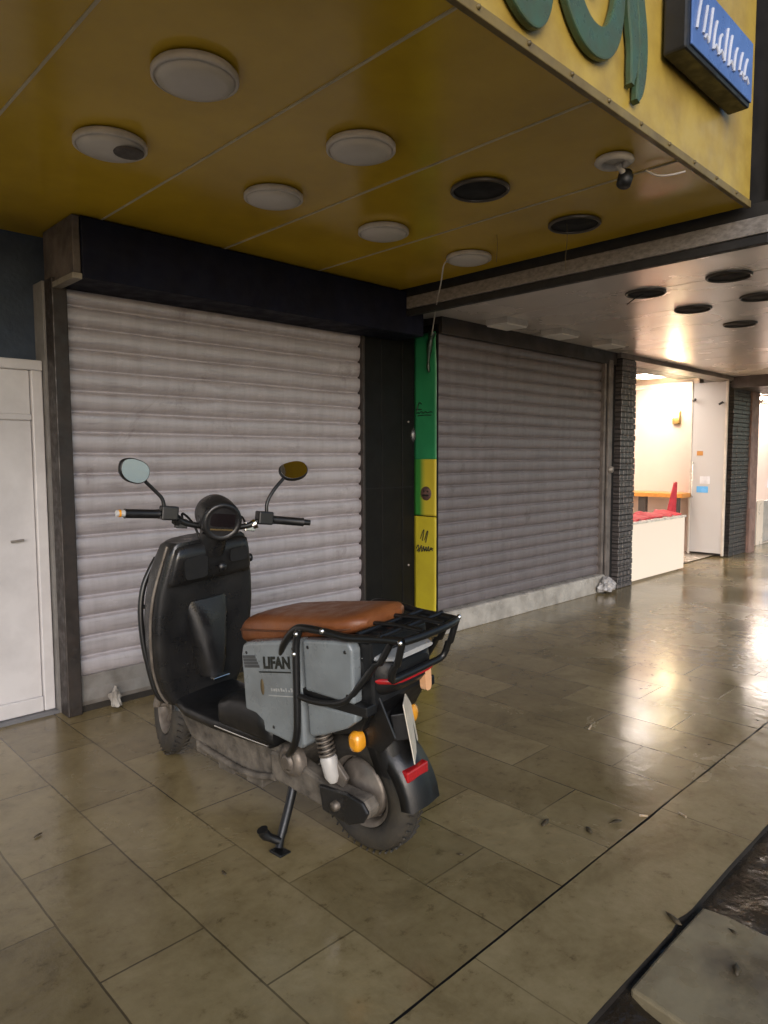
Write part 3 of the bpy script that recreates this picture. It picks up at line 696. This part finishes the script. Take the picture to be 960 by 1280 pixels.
S_hub = mat('dusty_alloy', (.24,.21,.18), (.12,.10,.08), rough=(.35,.6), scale=9, metal=.5)
S_dust = mat('dusty_metal', (.15,.13,.105), (.05,.043,.035), rough=(.5,.8), scale=13, bump=.3, bscale=40)
S_chrome = mat('chrome', (.75,.75,.75), rough=(.06,.12), metal=1)
S_spring = mat('spring_steel', (.22,.19,.16), (.12,.10,.08), rough=(.35,.55), metal=.6, scale=20)
S_mirror = mat('mirror_glass', (.85,.86,.88), (.82,.83,.85), rough=(.02,.04), metal=1)
S_amber = mat('amber_lens', (.75,.33,.02), (.65,.25,.01), rough=(.1,.2), coat=.6)
S_red = mat('red_lens', (.42,.012,.015), (.30,.008,.01), rough=(.1,.2), coat=.6)
S_clear = mat('clear_lens', (.7,.7,.68), rough=(.06,.12), coat=.6, trans=.3)
S_plate = mat('plate_white', (.72,.66,.55), (.6,.53,.42), rough=(.3,.5), scale=15)
S_screen = mat('dark_screen', (.004,.004,.005), rough=(.05,.1), coat=.8)
S_white = mat('white_shock', (.50,.48,.45), rough=(.25,.4))

PIV = Vector((0,.84,1.10)); AX = Vector((0,-.47,.88)).normalized()
ST = Matrix.Rotation(R(-20), 3, AX)
steer = lambda p: PIV + ST @ (Vector(p)-PIV)

def wheel(y, steered, front):
    w_ = thing('front_wheel' if front else 'rear_wheel', None, None); w_.parent = sct
    f = steer if steered else (lambda p: p)
    ty = MB(); prof = []
    for k in range(17):
        a = math.pi*(-.62+1.24*k/16)
        prof.append((.166+.048*math.cos(a), .048*math.sin(a)))
    prof += [(.128,.040),(.128,-.040)]
    ty.lathe(prof, (0,y,.216), 'x', 56, None, True)
    ty.xf(f).build('tyre', S_tyre, w_)
    tr = MB()
    for k in range(44):
        a = 2*math.pi*k/44
        for s_ in (-1,1):
            c_ = Vector((s_*.022, y+.2125*math.cos(a+s_*.03), .216+.2125*math.sin(a+s_*.03)))
            M_ = Matrix.Translation(c_) @ Matrix.Rotation(a, 4, 'X') @ Matrix.Rotation(.5*s_, 4, 'Y' if False else 'Y')
            tr.box((-.015,-.0030,-.003),(.015,.0030,.003), M_)
    t_ = tr.xf(f).build('tread', S_tyre, w_); tag(t_, kind='stuff')
    rm_ = MB()
    rm_.lathe([(.130,-.040),(.130,.040),(.118,.036),(.108,.018),(.108,-.018),(.118,-.036)], (0,y,.224), 'x', 40, None, True)
    hw = .045 if not front else .03; hr = .104 if not front else .045
    rm_.lathe([(.001,-hw),(hr*.45,-hw),(hr*.5,-hw+.006),(hr*.9,-hw+.010),(hr,-hw+.022),(hr,hw-.022),(hr*.9,hw-.01),(.001,hw)], (0,y,.224), 'x', 36)
    for k in range(6):
        a = math.pi*k/3
        rm_.tube([(0,y+hr*.8*math.cos(a),.224+hr*.8*math.sin(a)),(0,y+.115*math.cos(a),.224+.115*math.sin(a))], .012, 8)
    rm_.xf(f).build('rim', S_hub, w_)
    return w_
wheel(.08, False, False); fw_ = wheel(1.30, True, True)
# front fork, fender
mb = MB()
for s_ in (-1,1): mb.tube([(s_*.075,1.30,.224),(s_*.075,1.20,.42),(s_*.065,1.06,.70)], .018, 10)
mb.tube([(-.09,1.30,.224),(.09,1.30,.224)], .012, 8)
mb.xf(steer).build('front_fork', S_hub, sct)
secs = []
for k in range(15):
    a = R(20+150*k/14); r0 = .252
    c_ = Vector((0,1.30+r0*math.cos(a)*1.0,.224+r0*math.sin(a)))
    n_ = Vector((0,math.cos(a),math.sin(a)))
    secs.append([c_+Vector((x_,0,0))-n_*d_ for x_,d_ in ((-.062,.045),(-.056,.008),(-.03,-.004),(.03,-.004),(.056,.008),(.062,.045),(.056,.042),(.05,.014),(.028,.004),(-.028,.004),(-.05,.014),(-.056,.042))])
MB().loft(secs).xf(steer).build('front_fender', S_dull, sct)

# low dusty chassis
mb = MB()
mb.prism([(.36,.20),(.48,.165),(.80,.15),(.98,.20),(1.06,.30),(1.02,.325),(.40,.325),(.34,.29)], -.125, .125, 'x')
mb.build('chassis', S_dust, sct, .012)
mb = MB()
for y0_, y1_, z_ in ((.50,.60,.13),(.68,.78,.125),(.86,.93,.15)): mb.box((-.132,y0_,z_),(-.06,y1_,z_+.05))
mb.tube([(-.13,.42,.20),(-.14,.60,.17),(-.135,.90,.19)], .014, 8, 4)
mb.build('chassis_bracket', S_dust, sct, .005)
# swingarm
mb = MB()
mb.prism([(.44,.19),(.44,.30),(.36,.31),(.12,.262),(-.03,.262),(-.055,.235),(-.04,.20),(.02,.178),(.14,.172)], -.135, -.075, 'x')
mb.prism([(.44,.19),(.44,.30),(.36,.31),(.12,.262),(-.03,.262),(-.055,.235),(-.04,.20),(.14,.172)], .075, .135, 'x')
mb.build('swingarm', S_dust, sct, .012)
MB().prism([(.155,.175),(.165,.262),(.03,.275),(-.035,.265),(-.06,.235),(-.035,.195),(.03,.165)], -.150, -.136, 'x').build('swingarm_cover', S_dull, sct, .006)
mb = MB().lathe([(.04,-.02),(.055,-.012),(.06,0),(.06,.02)], (-.135,.315,.30), 'x', 22).lathe([(.02,-.03),(.03,-.024),(.032,0)], (-.135,.315,.30), 'x', 16)
mb.build('pivot_boss', S_hub, sct)
MB().lathe([(.001,-.02),(.016,-.018),(.018,0)], (-.150,.08,.22), 'x', 8).build('axle_nut', S_hub, sct)
# shocks
for s_ in (-1,1):
    sh_ = MB(); top = Vector((s_*.125,.165,.50)); bot = Vector((s_*.125,.115,.275)); ax = (bot-top)
    sh_.tube([top, top+ax*.62], .016, 10)
    k_ = sh_.build('shock_absorber', S_hub, sct)
    pts = []; e1 = ax.normalized().cross(Vector((1,0,0))); 
    for q in range(8*14+1):
        a = 2*math.pi*q/14; pts.append(top+ax*(.08+.52*q/112)+.027*(math.cos(a)*Vector((1,0,0))+math.sin(a)*e1))
    MB().tube(pts, .0048, 6).build('spring', S_spring, k_)
    MB().tube([top+ax*.60, top+ax*.64, top+ax*.90, top+ax*.99], [.026,.030,.026,.014], 14).build('shock_body', S_white, k_)
MB().prism([(.06,.30),(.11,.35),(.16,.33),(.13,.27),(.08,.265)], -.118, -.10, 'x').build('shock_bracket', S_hub, sct, .004)
# kickstand
ks = MB(); ks.tube([(-.10,.345,.215),(-.15,.325,.14),(-.215,.305,.05),(-.235,.295,.024)], [.017]*4+[.016]*4+[.014]*5, 10, 4)
k_ = ks.build('kickstand', S_black, sct)
MB().box((-.028,-.03,-.008),(.022,.03,.010), Matrix.Translation((-.235,.285,.012)) @ Matrix.Rotation(R(10),4,'Y')).build('foot', S_black, k_, .004)
MB().tube([(-.225,.30,.045),(-.262,.325,.075),(-.272,.33,.10)], [.014]*3+[.018]*3+[.020], 10, 3).build('side_peg', S_black, k_)

# foot deck with raised pad
mb = MB(); secs = []
for y_, hw_, zb, zt in ((.40,.165,.322,.372),(.55,.17,.315,.366),(.75,.17,.305,.355),(.95,.16,.30,.350),(1.06,.14,.32,.37),(1.10,.12,.36,.40)):
    secs.append([(x_,y_,z_) for x_,z_ in sup(0,(zb+zt)/2,hw_,(zt-zb)/2,24,6)])
mb.loft(secs).build('foot_deck', S_black, sct)
mb = MB(); secs = []
for y_, zt in ((.375,.40),(.40,.465),(.44,.488),(.52,.492),(.60,.482),(.67,.46),(.70,.40)):
    secs.append([(x_,y_,z_) for x_,z_ in sup(0,(.34+zt)/2,.182 if .38<y_<.69 else .165,(zt-.34)/2,24,5)])
mb.loft(secs).build('deck_hump', S_black, sct, 0)
MB().tube([(-.184,.38,.352),(-.186,.52,.348),(-.184,.70,.343)], .0035, 6, 3).build('deck_edge_strip', S_chrome, sct)

# grey body box and side panels
bd = MB().prism([(.505,.40),(.505,.66),(.495,.70),(.47,.712),(.188,.772),(.188,.405),(.21,.385),(.33,.395)], -.178, .178, 'x').build('body', S_grey, sct, .012, 3)
for s_ in (-1,1):
    MB().prism([(.168,.775),(.03,.795),(-.045,.802),(-.06,.78),(-.055,.605),(.168,.602)], s_*.178, s_*.135, 'x').build('rear_panel', S_grey, sct, .010, 3)
    MB().prism([(.168,.562),(-.055,.572),(-.05,.545),(-.01,.515),(.09,.468),(.15,.445),(.168,.45)], s_*.172, s_*.135, 'x').build('lower_panel', S_grey, sct, .008, 3)
    MB().prism([(.19,.605),(-.10,.605),(-.10,.572),(.19,.560)], s_*.170, s_*.12, 'x').build('panel_band', S_black, sct, .004)
mb = MB().prism([(.19,.47),(.19,.77),(.02,.80),(-.10,.80),(-.10,.60),(-.04,.50),(.08,.455)], -.136, .136, 'x')
mb.build('inner_frame', S_black, sct, .008)
for y_, z_ in ((.47,.675),(.215,.735),(.215,.43),(.345,.43)):
    MB().lathe([(.001,-.002),(.005,-.0018),(.006,0)], (-.1785,y_,z_), 'x', 10).build('screw', S_black, bd)
for y_, z_ in ((.14,.755),(-.03,.77),(-.03,.63)):
    MB().lathe([(.001,-.002),(.005,-.0018),(.006,0)], (-.1785,y_,z_), 'x', 10).build('screw', S_black, sct)
# side badge: striped bar and lettering
mx = Vector((0,-1,.193)).normalized(); my = Vector((0,.193,1)).normalized(); mz = mx.cross(my)
def side_M(y_, z_, x_=-.1795): return Matrix.Translation((x_,y_,z_)) @ Matrix((mx,my,mz)).transposed().to_4x4()
stripe = mat('badge_grey', (.055,.058,.060), rough=(.3,.45))
mb = MB()
for q in range(4):
    mb.box((-.04,-.020+q*.0115,0),(.045-.004*q,-.0105+q*.0115,.0012), side_M(.448,.645))
mb.build('badge_stripe', stripe, bd)
text_mb('LIFAN', .056, side_M(.305,.651), .0008, .2, .0022).build('lettering', M_ink, bd)
MB().box((-.10,-.0022,0),(.075,.0022,.0012), side_M(.305,.637)).build('badge_underline', M_ink, bd)
pale = mat('badge_pale', (.42,.43,.42), rough=(.3,.45))
mb = MB(); rr = random.Random(11)
for q in range(9): mb.box((-.06+.0135*q,-.005,0),(-.06+.0135*q+rr.uniform(.005,.011),rr.uniform(.0,.009),.001), side_M(.285,.578))
mb.build('small_lettering', pale, bd)
MB().box((-.075,-.002,0),(.075,.002,.001), side_M(.285,.557)).build('pale_line', pale, bd)
MB().lathe([(.0,-.0015),(.015,-.0012),(.016,0)], (-.179,.392,.565), 'x', 14, Matrix.Diagonal((1,.6,1.9)).to_3x3()).build('mud_smear', mat('dried_mud', (.12,.085,.035), rough=(.7,.9)), bd)

# saddle
secs = []
for y_, zb, zt, hw_ in ((.615,.672,.722,.075),(.60,.664,.744,.10),(.555,.668,.776,.125),(.46,.69,.802,.14),(.30,.73,.826,.15),(.15,.765,.846,.15),(.06,.785,.858,.147),(.0,.80,.866,.135),(-.025,.81,.863,.115),(-.04,.822,.852,.085)):
    secs.append([(x_,y_,z_) for x_,z_ in sup(0,(zb+zt)/2,hw_,(zt-zb)/2,28,3.4)])
st_ = MB().loft(secs).build('saddle', S_seat, sct)
MB().tube([(-.150,.55,.735),(-.166,.30,.775),(-.168,.12,.806),(-.158,.04,.818),(-.125,-.015,.830),(0,-.036,.838),(.125,-.015,.830),(.158,.04,.818),(.168,.12,.806),(.166,.30,.775),(.150,.55,.735)], .0035, 6, 4).xf(lambda p: Vector((p.x*.915,p.y,p.z))).build('stitching', mat('seam_thread', (.10,.035,.012), rough=(.6,.8)), st_)
secs = []
for y_, zb, zt, hw_ in ((.50,.655,.70,.13),(.30,.69,.742,.145),(.10,.735,.782,.145),(.01,.77,.800,.13),(-.03,.785,.808,.11)):
    secs.append([(x_,y_,z_) for x_,z_ in sup(0,(zb+zt)/2,hw_,(zt-zb)/2,20,5)])
MB().loft(secs).build('saddle_base', S_black, sct)

# black tube guard and rear carrier
rk = MB()
for s_ in (-1,1):
    rk.tube([(s_*.168,.285,.705),(s_*.182,.255,.745),(s_*.186,.20,.800),(s_*.186,.150,.822),(s_*.182,.05,.834),(s_*.17,-.05,.836),(s_*.15,-.14,.842),(s_*.138,-.21,.846),(s_*.132,-.245,.846)], .0125, 10, 4)
    rk.tube([(s_*.187,.165,.815),(s_*.190,.183,.76),(s_*.192,.193,.60),(s_*.192,.205,.46),(s_*.188,.235,.39),(s_*.165,.285,.345),(s_*.135,.33,.315)], .0125, 10, 4)
    rk.tube([(s_*.190,.193,.584),(s_*.186,.10,.582),(s_*.178,-.01,.605),(s_*.166,-.07,.66),(s_*.152,-.14,.745),(s_*.14,-.20,.835)], .011, 10, 4)
low_ = lambda p: Vector((p.x, p.y*.93 if p.y < 0 else p.y, p.z-.020*max(0,min(1,(.17-p.y)/.2))*(1 if p.z > .75 else 0)))
rk.xf(low_).build('guard_frame', S_tube, sct)
ca_ = MB()
ca_.tube([(-.132,-.245,.846),(-.06,-.262,.848),(.06,-.262,.848),(.132,-.245,.846)], .0125, 10, 4)
ca_.tube([(-.134,-.243,.845),(-.132,-.215,.77),(-.13,-.185,.70),(-.07,-.175,.688),(.07,-.175,.688),(.13,-.185,.70),(.132,-.215,.77),(.134,-.243,.845)], .0115, 10, 3)
for y_, z_ in ((-.07,.846),(-.165,.852)): ca_.tube([(-.155,y_,z_),(.155,y_,z_)], .009, 8)
for x_ in (-.05,.05): ca_.tube([(x_,-.03,.850),(x_,-.15,.860),(x_,-.255,.858)], .008, 8)
ca_.prism([(-.03,.822),(-.03,.838),(-.12,.846),(-.12,.832)], -.10, .10, 'x')
ca_.xf(low_).build('rear_carrier', S_tube, sct)
for x_, y_, z_ in ((-.199,.168,.800),(-.199,.185,.73),(-.193,.05,.828),(-.146,-.228,.826),(.146,-.228,.832)):
    MB().lathe([(.001,-.008),(.008,-.006),(.009,0)], (x_,y_,z_), 'x', 10).build('guard_bolt', S_chrome, sct)

# tail unit
tl_secs = []
for y_, zb, zt, hw_ in ((.02,.60,.785,.150),(-.04,.60,.778,.146),(-.09,.61,.762,.130),(-.13,.63,.745,.108),(-.148,.65,.725,.085)):
    tl_secs.append([(x_,y_,z_) for x_,z_ in sup(0,(zb+zt)/2,hw_,(zt-zb)/2,24,4)])
ta = MB().loft(tl_secs).build('tail_cover', S_black, sct)
MB().loft([[(x_,y_,z_) for x_,z_ in sup(0,.675,h_,q_,20,3.5)] for y_,h_,q_ in ((-.07,.134,.016),(-.12,.119,.016),(-.152,.10,.013),(-.160,.085,.009))]).build('tail_lamp', S_red, ta)
MB().loft([[(x_,y_,z_) for x_,z_ in sup(0,.745,h_,q_,20,3.5)] for y_,h_,q_ in ((-.06,.137,.012),(-.12,.119,.011),(-.153,.10,.008))]).build('lamp_glass', S_clear, ta)
MB().lathe([(.001,-.012),(.02,-.008),(.024,0)], (-.148,-.035,.72), 'x', 14).build('tail_cap', S_chrome, ta)
for s_ in (-1,1):
    MB().loft([[(s_*x_, y_, z_) for y_, z_ in sup(-.03,.735,q_,q_*1.9,14,3)] for x_,q_ in ((.140,.018),(.163,.017),(.167,.010))]).build('side_reflector', S_chrome, ta)
# rear mudguard
secs = []
for t_ in range(9):
    u = t_/8
    y_ = -.015-.095*u-.012*math.sin(u*3); z_ = .625-.295*u; hw_ = .098-.026*u
    secs.append([(-hw_,y_+.10-.02*u,z_),(-hw_,y_+.02,z_),(-hw_*.8,y_-.004,z_),(0,y_-.012,z_),(hw_*.8,y_-.004,z_),(hw_,y_+.02,z_),(hw_,y_+.10-.02*u,z_),(hw_-.008,y_+.10-.02*u,z_),(hw_-.01,y_+.026,z_),(0,y_+.002,z_),(-hw_+.01,y_+.026,z_),(-hw_+.008,y_+.10-.02*u,z_)])
mg = MB().loft(secs).build('rear_mudguard', S_black, sct)
ar = MB(); secs = []
for k in range(13):
    a = R(60+115*k/12); r0 = .262; n_ = Vector((0,math.cos(a),math.sin(a))); c_ = Vector((0,.075,.218))+n_*r0
    secs.append([c_+Vector((x_,0,0))-n_*d_ for x_,d_ in ((-.075,.05),(-.07,.008),(0,0),(.07,.008),(.075,.05),(.069,.05),(.062,.014),(0,.007),(-.062,.014),(-.069,.05))])
ar.loft(secs).build('inner_fender', S_black, sct)
MB().prism([(.07,.50),(-.10,.62),(-.16,.50),(-.10,.44),(.0,.44)], -.112, -.104, 'x').build('fender_stay', S_black, sct, .003)
MB().loft([[(-.118-d_, y_, z_) for y_, z_ in sup(-.015,.462,q_,q_*1.35,16,2.4)] for d_,q_ in ((0,.024),(.02,.026),(.034,.021),(.038,.012))]).build('turn_signal', S_amber, sct)
MB().loft([[(.118+d_, y_, z_) for y_, z_ in sup(-.015,.462,q_,q_*1.35,16,2.4)] for d_,q_ in ((0,.024),(.02,.026),(.034,.021),(.038,.012))]).build('turn_signal', S_amber, sct)
MB().box((-.060,-.158,.330),(.045,-.118,.366)).build('rear_reflector', S_red, mg, .005)
MB().box((-.045,-.156,.304),(.005,-.118,.324)).build('plate_light', S_clear, mg, .008)
# licence plate, bent so that it is seen nearly edge on
pm = Matrix.Translation((.03,-.10,.485)) @ Matrix.Rotation(R(36),4,'Z') @ Matrix.Rotation(R(-8),4,'X')
lp_ = MB().box((-.09,-.004,-.10),(.09,0,.10), pm).build('licence_plate', S_plate, sct, .002)
MB().box((-.06,0,-.03),(.06,.05,.06), pm).build('plate_bracket', S_black, lp_, .004)
MB().loft([[(.075+x_, -.125+.02*k_, z_) for x_, z_ in sup(0,.635,.016,.042,14,3.5)] for k_ in (0,-.8,-1.2)]).build('orange_lens', mat('peach_lens', (.75,.42,.22), (.68,.36,.18), rough=(.15,.3), coat=.4), ta)

# leg shield
secs = []
rows = ((.34,1.03,.165,.05),(.40,1.02,.20,.06),(.50,1.01,.225,.065),(.62,.985,.238,.07),(.72,.965,.240,.075),(.82,.945,.230,.08),(.90,.925,.212,.085),(.97,.908,.192,.08),(1.018,.90,.176,.07),(1.03,.90,.16,.06))
for z_, y_, hw_, d_ in rows:
    loop = []
    for x_, q_ in sup(0,0,hw_,d_,32,4.6):
        loop.append((x_, y_+d_+q_ - .35*d_*(x_/hw_)**2 + (.05*(1-(x_/hw_)**2) if q_ > 0 else 0), z_))
    secs.append(loop)
ls = MB().loft(secs).build('leg_shield', S_dull, sct, 0)
# grey outer trim along both edges
for s_ in (-1,1):
    MB().tube([(s_*(hw_+.002), y_+.035, z_) for z_, y_, hw_, d_ in rows[:-1]], .006, 8, 3).build('shield_trim', S_hub, ls)
# front fairing (seen only from the other side)
secs = []
for z_, y_, hw_, d_ in ((.42,1.13,.12,.05),(.60,1.11,.17,.07),(.80,1.07,.19,.08),(.95,1.02,.16,.07),(1.02,.98,.12,.04)):
    secs.append([(x_, y_+q_, z_) for x_, q_ in sup(0,0,hw_,d_,28,2.6)])
MB().loft(secs).build('front_fairing', S_grey, sct)
# console with two pockets
secs = []
for z_, y_, hw_, d_ in ((1.018,.912,.150,.030),(1.005,.898,.168,.040),(.96,.905,.180,.040),(.88,.925,.196,.040),(.858,.935,.198,.036),(.850,.95,.190,.02)):
    secs.append([(x_, y_+q_, z_) for x_, q_ in sup(0,.01,hw_,d_,36,7)])
cs = MB().loft(secs).build('console', S_dull, ls)
MB().loft([[(x_, .874+.12*(.95-z_)+k_*.03, z_) for x_, z_ in sup(-.095,.925,.052,.045,18,6)] for k_ in (0,-.3)]).build('pocket_opening', M_hole, ls)
MB().loft([[(x_, .874+.12*(.95-z_)+k_*.03, z_) for x_, z_ in sup(.11,.945,.042,.028,18,6)] for k_ in (0,-.3)]).build('pocket_opening', M_hole, ls)
MB().lathe([(.001,-.012),(.016,-.010),(.019,0)], (.03,.875,.905), 'y', 16).build('key_switch', S_chrome if False else S_dull, ls)
# central tunnel bulge
secs = []
for z_, y_, hw_, d_ in ((.77,.955,.11,.012),(.70,.955,.095,.03),(.60,.96,.078,.045),(.50,.965,.062,.055),(.44,.975,.05,.05)):
    secs.append([(x_, y_+q_, z_) for x_, q_ in sup(0,.02,hw_,d_+.02,24,2.4)])
MB().loft(secs).build('tunnel', S_dull, ls)
MB().box((-.04,.898,.432),(.04,.93,.442)).build('bag_hook', S_chrome, ls, .003)
# crash bars beside the shield
gb = MB()
for s_ in (-1,1):
    gb.tube([(s_*.135,1.10,.95),(s_*.175,1.10,.895),(s_*.205,1.10,.84),(s_*.225,1.10,.76),(s_*.23,1.10,.66),(s_*.222,1.10,.55),(s_*.19,1.10,.38),(s_*.14,1.09,.33),(s_*.10,1.07,.32)], .012, 10, 4)
    gb.tube([(s_*.225,1.10,.76),(s_*.15,1.08,.76)], .009, 8)
gb.build('crash_bar', S_tube, sct)
MB().tube([(.19,.96,.90),(.225,.955,.90)], .008, 8).lathe([(.001,.016),(.018,.012),(.02,.0),(.012,-.006)], (.222,.955,.90), 'x', 12).build('side_knob', S_black, sct)

# steering head and handlebar
hd = MB()
hd.tube([(0,.905,.98),(0,.86,1.06)], .055, 16)
hd.tube([(-.06,.85,1.075),(.06,.85,1.075)], .03, 12)
hd.xf(steer).build('steering_head', S_dull, sct)
hb = MB().tube([(-.33,.82,1.115),(-.20,.835,1.118),(-.12,.845,1.085),(0,.85,1.075),(.12,.845,1.085),(.20,.835,1.118),(.33,.82,1.115)], .0125, 10, 5).xf(steer).build('handlebar', S_tube, sct)
for s_ in (-1,1):
    g_ = MB().tube([(s_*.235,.832,1.117),(s_*.24,.831,1.117),(s_*.355,.816,1.114),(s_*.362,.815,1.114)], [.019,.0175,.0175,.019], 14).xf(steer).build('grip', S_black, hb)
    MB().tube([(s_*.362,.815,1.114),(s_*.392,.811,1.113)], [.013,.012], 12).xf(steer).build('bar_end', S_clear if s_ < 0 else S_tube, hb)
    if s_ < 0: MB().tube([(s_*.376,.813,1.1135),(s_*.384,.812,1.113)], [.0145,.0145], 12).xf(steer).build('bar_end_ring', S_amber, hb)
    MB().box((-.032,-.026,-.024),(.032,.03,.03), Matrix.Translation((s_*.195,.835,1.120))).xf(steer).build('switch_box', S_black, hb, .006)
    MB().tube([(s_*.165,.845,1.10),(s_*.15,.85,1.09)], [.022,.02], 12).box((-.022,-.02,-.02),(.022,.02,.016), Matrix.Translation((s_*.14,.86,1.085))).xf(steer).build('brake_clamp', S_chrome if s_ > 0 else S_dull, hb, .003)
    MB().tube([(s_*.19,.865,1.118),(s_*.22,.89,1.116),(s_*.30,.885,1.108),(s_*.355,.872,1.104)], [.008,.007,.006,.008], 8, 4).xf(steer).build('brake_lever', S_black, hb)
    MB().tube([(s_*.13,.87,1.09),(s_*.12,.92,1.12),(s_*.07,.94,1.08),(s_*.03,.93,1.0)], .005, 6, 5).xf(steer).build('brake_cable', S_black, hb)
# round head unit with display
def pod_pt(p): return steer(Vector((0,.84,1.117)) + Matrix.Rotation(R(14),3,'X') @ Vector(p))
pd = MB().lathe([(.058,-.068),(.066,-.074),(.077,-.070),(.081,-.05),(.082,.02),(.078,.06),(.06,.085),(.001,.09)], (0,0,0), 'y', 40).xf(pod_pt).build('head_unit', S_dull, sct)
MB().lathe([(.001,-.064),(.058,-.066)], (0,0,0), 'y', 36).xf(pod_pt).build('display', S_screen, pd)
MB().loft([[(x_,y_,z_) for x_,z_ in sup(0,.008,.050,.027,20,6)] for y_ in (-.0655,-.069)]).xf(pod_pt).build('display_glass', S_screen, pd)
MB().box((-.046,-.0705,-.034),(.046,-.066,-.028)).xf(pod_pt).build('display_trim', mat('bronze_trim', (.22,.16,.07), rough=(.25,.4), metal=.6), pd)
# mirrors
def mirror(stem, c, nrm, upd, lab):
    m_ = thing('mirror', None, None); m_.parent = sct
    MB().tube(stem, [.0075], 8, 5).build('stem', S_black, m_)
    n_ = Vector(nrm).normalized(); rx = Vector(upd).cross(n_).normalized(); uy = n_.cross(rx)
    P_ = lambda u, v, d: Vector(c)+rx*u+uy*v+n_*d
    shp = [(.062*math.copysign(abs(math.cos(a))**.85,math.cos(a))*(1+.10*math.sin(a)), .044*math.copysign(abs(math.sin(a))**.85,math.sin(a))) for a in [2*math.pi*k/32 for k in range(32)]]
    MB().loft([[P_(u*f_,v*f_,d_) for u,v in shp] for f_,d_ in ((.98,.004),(1.04,0),(1.02,-.012),(.8,-.026),(.35,-.034))]).build('mirror_shell', S_black, m_)
    MB().loft([[P_(u*f_,v*f_,d_) for u,v in shp] for f_,d_ in ((.96,.003),(.95,.0055))], smooth=False).build('mirror_glass', S_mirror, m_)
mirror([(-.195,.90,1.135),(-.195,.90,1.165),(-.20,.90,1.21),(-.225,.905,1.245),(-.26,.905,1.283)], (-.302,.90,1.327), (.10,-.99,-.02), (.35,0,1), 'left')
mirror([(.195,.77,1.09),(.20,.77,1.15),(.235,.765,1.20),(.29,.762,1.245)], (.345,.755,1.275), (-.30,-.72,.62), (-.15,0,1), 'right')
#SCOOTER-END

# ------------------------------------------------------------------ camera
cam = bpy.data.cameras.new('camera'); co = bpy.data.objects.new('camera', cam); col.objects.link(co)
yaw, pitch, roll = R(44.29561), R(-4.47388), R(-.20747)
fwd = Vector((math.sin(yaw)*math.cos(pitch), math.cos(yaw)*math.cos(pitch), math.sin(pitch)))
rgt = Vector((math.cos(yaw), -math.sin(yaw), 0)); upv = rgt.cross(fwd)
r_ = math.cos(roll)*rgt+math.sin(roll)*upv; u_ = -math.sin(roll)*rgt+math.cos(roll)*upv
co.matrix_world = Matrix(((r_.x,u_.x,-fwd.x,0),(r_.y,u_.y,-fwd.y,0),(r_.z,u_.z,-fwd.z,1.35),(0,0,0,1)))
cam.sensor_fit = 'HORIZONTAL'; cam.sensor_width = 36; cam.lens = 36*872.587/960
cam.clip_start = .05; cam.clip_end = 500
scene.camera = co

# ------------------------------------------------------------------ light
w = bpy.data.worlds.new('World'); scene.world = w; w.use_nodes = True
nt = w.node_tree; bg = nt.nodes['Background']
sky = nt.nodes.new('ShaderNodeTexSky'); sky.sky_type = 'NISHITA'; sky.sun_disc = False
SUN_EL, SUN_AZ = 20.0, 215.0          # compass-like: direction the light comes FROM, measured from +Y clockwise
sky.sun_elevation = R(SUN_EL); sky.sun_rotation = R(SUN_AZ)
nt.links.new(sky.outputs[0], bg.inputs[0]); bg.inputs[1].default_value = .05
sl = bpy.data.lights.new('sun', 'SUN'); sl.energy = .6; sl.angle = R(40); sl.color = (.97,.94,1.0)
so = bpy.data.objects.new('sun', sl); col.objects.link(so)
az = R(SUN_AZ); frm = Vector((math.sin(az)*math.cos(R(SUN_EL)), math.cos(az)*math.cos(R(SUN_EL)), math.sin(R(SUN_EL))))
so.rotation_euler = frm.to_track_quat('Z','Y').to_euler()

scene.render.engine = 'CYCLES'
scene.render.resolution_x = 768; scene.render.resolution_y = 1024
vs_ = scene.view_settings; vs_.view_transform = 'Standard'; vs_.look = 'None'; vs_.exposure = 1.75; vs_.gamma = 1
vs_.use_curve_mapping = False
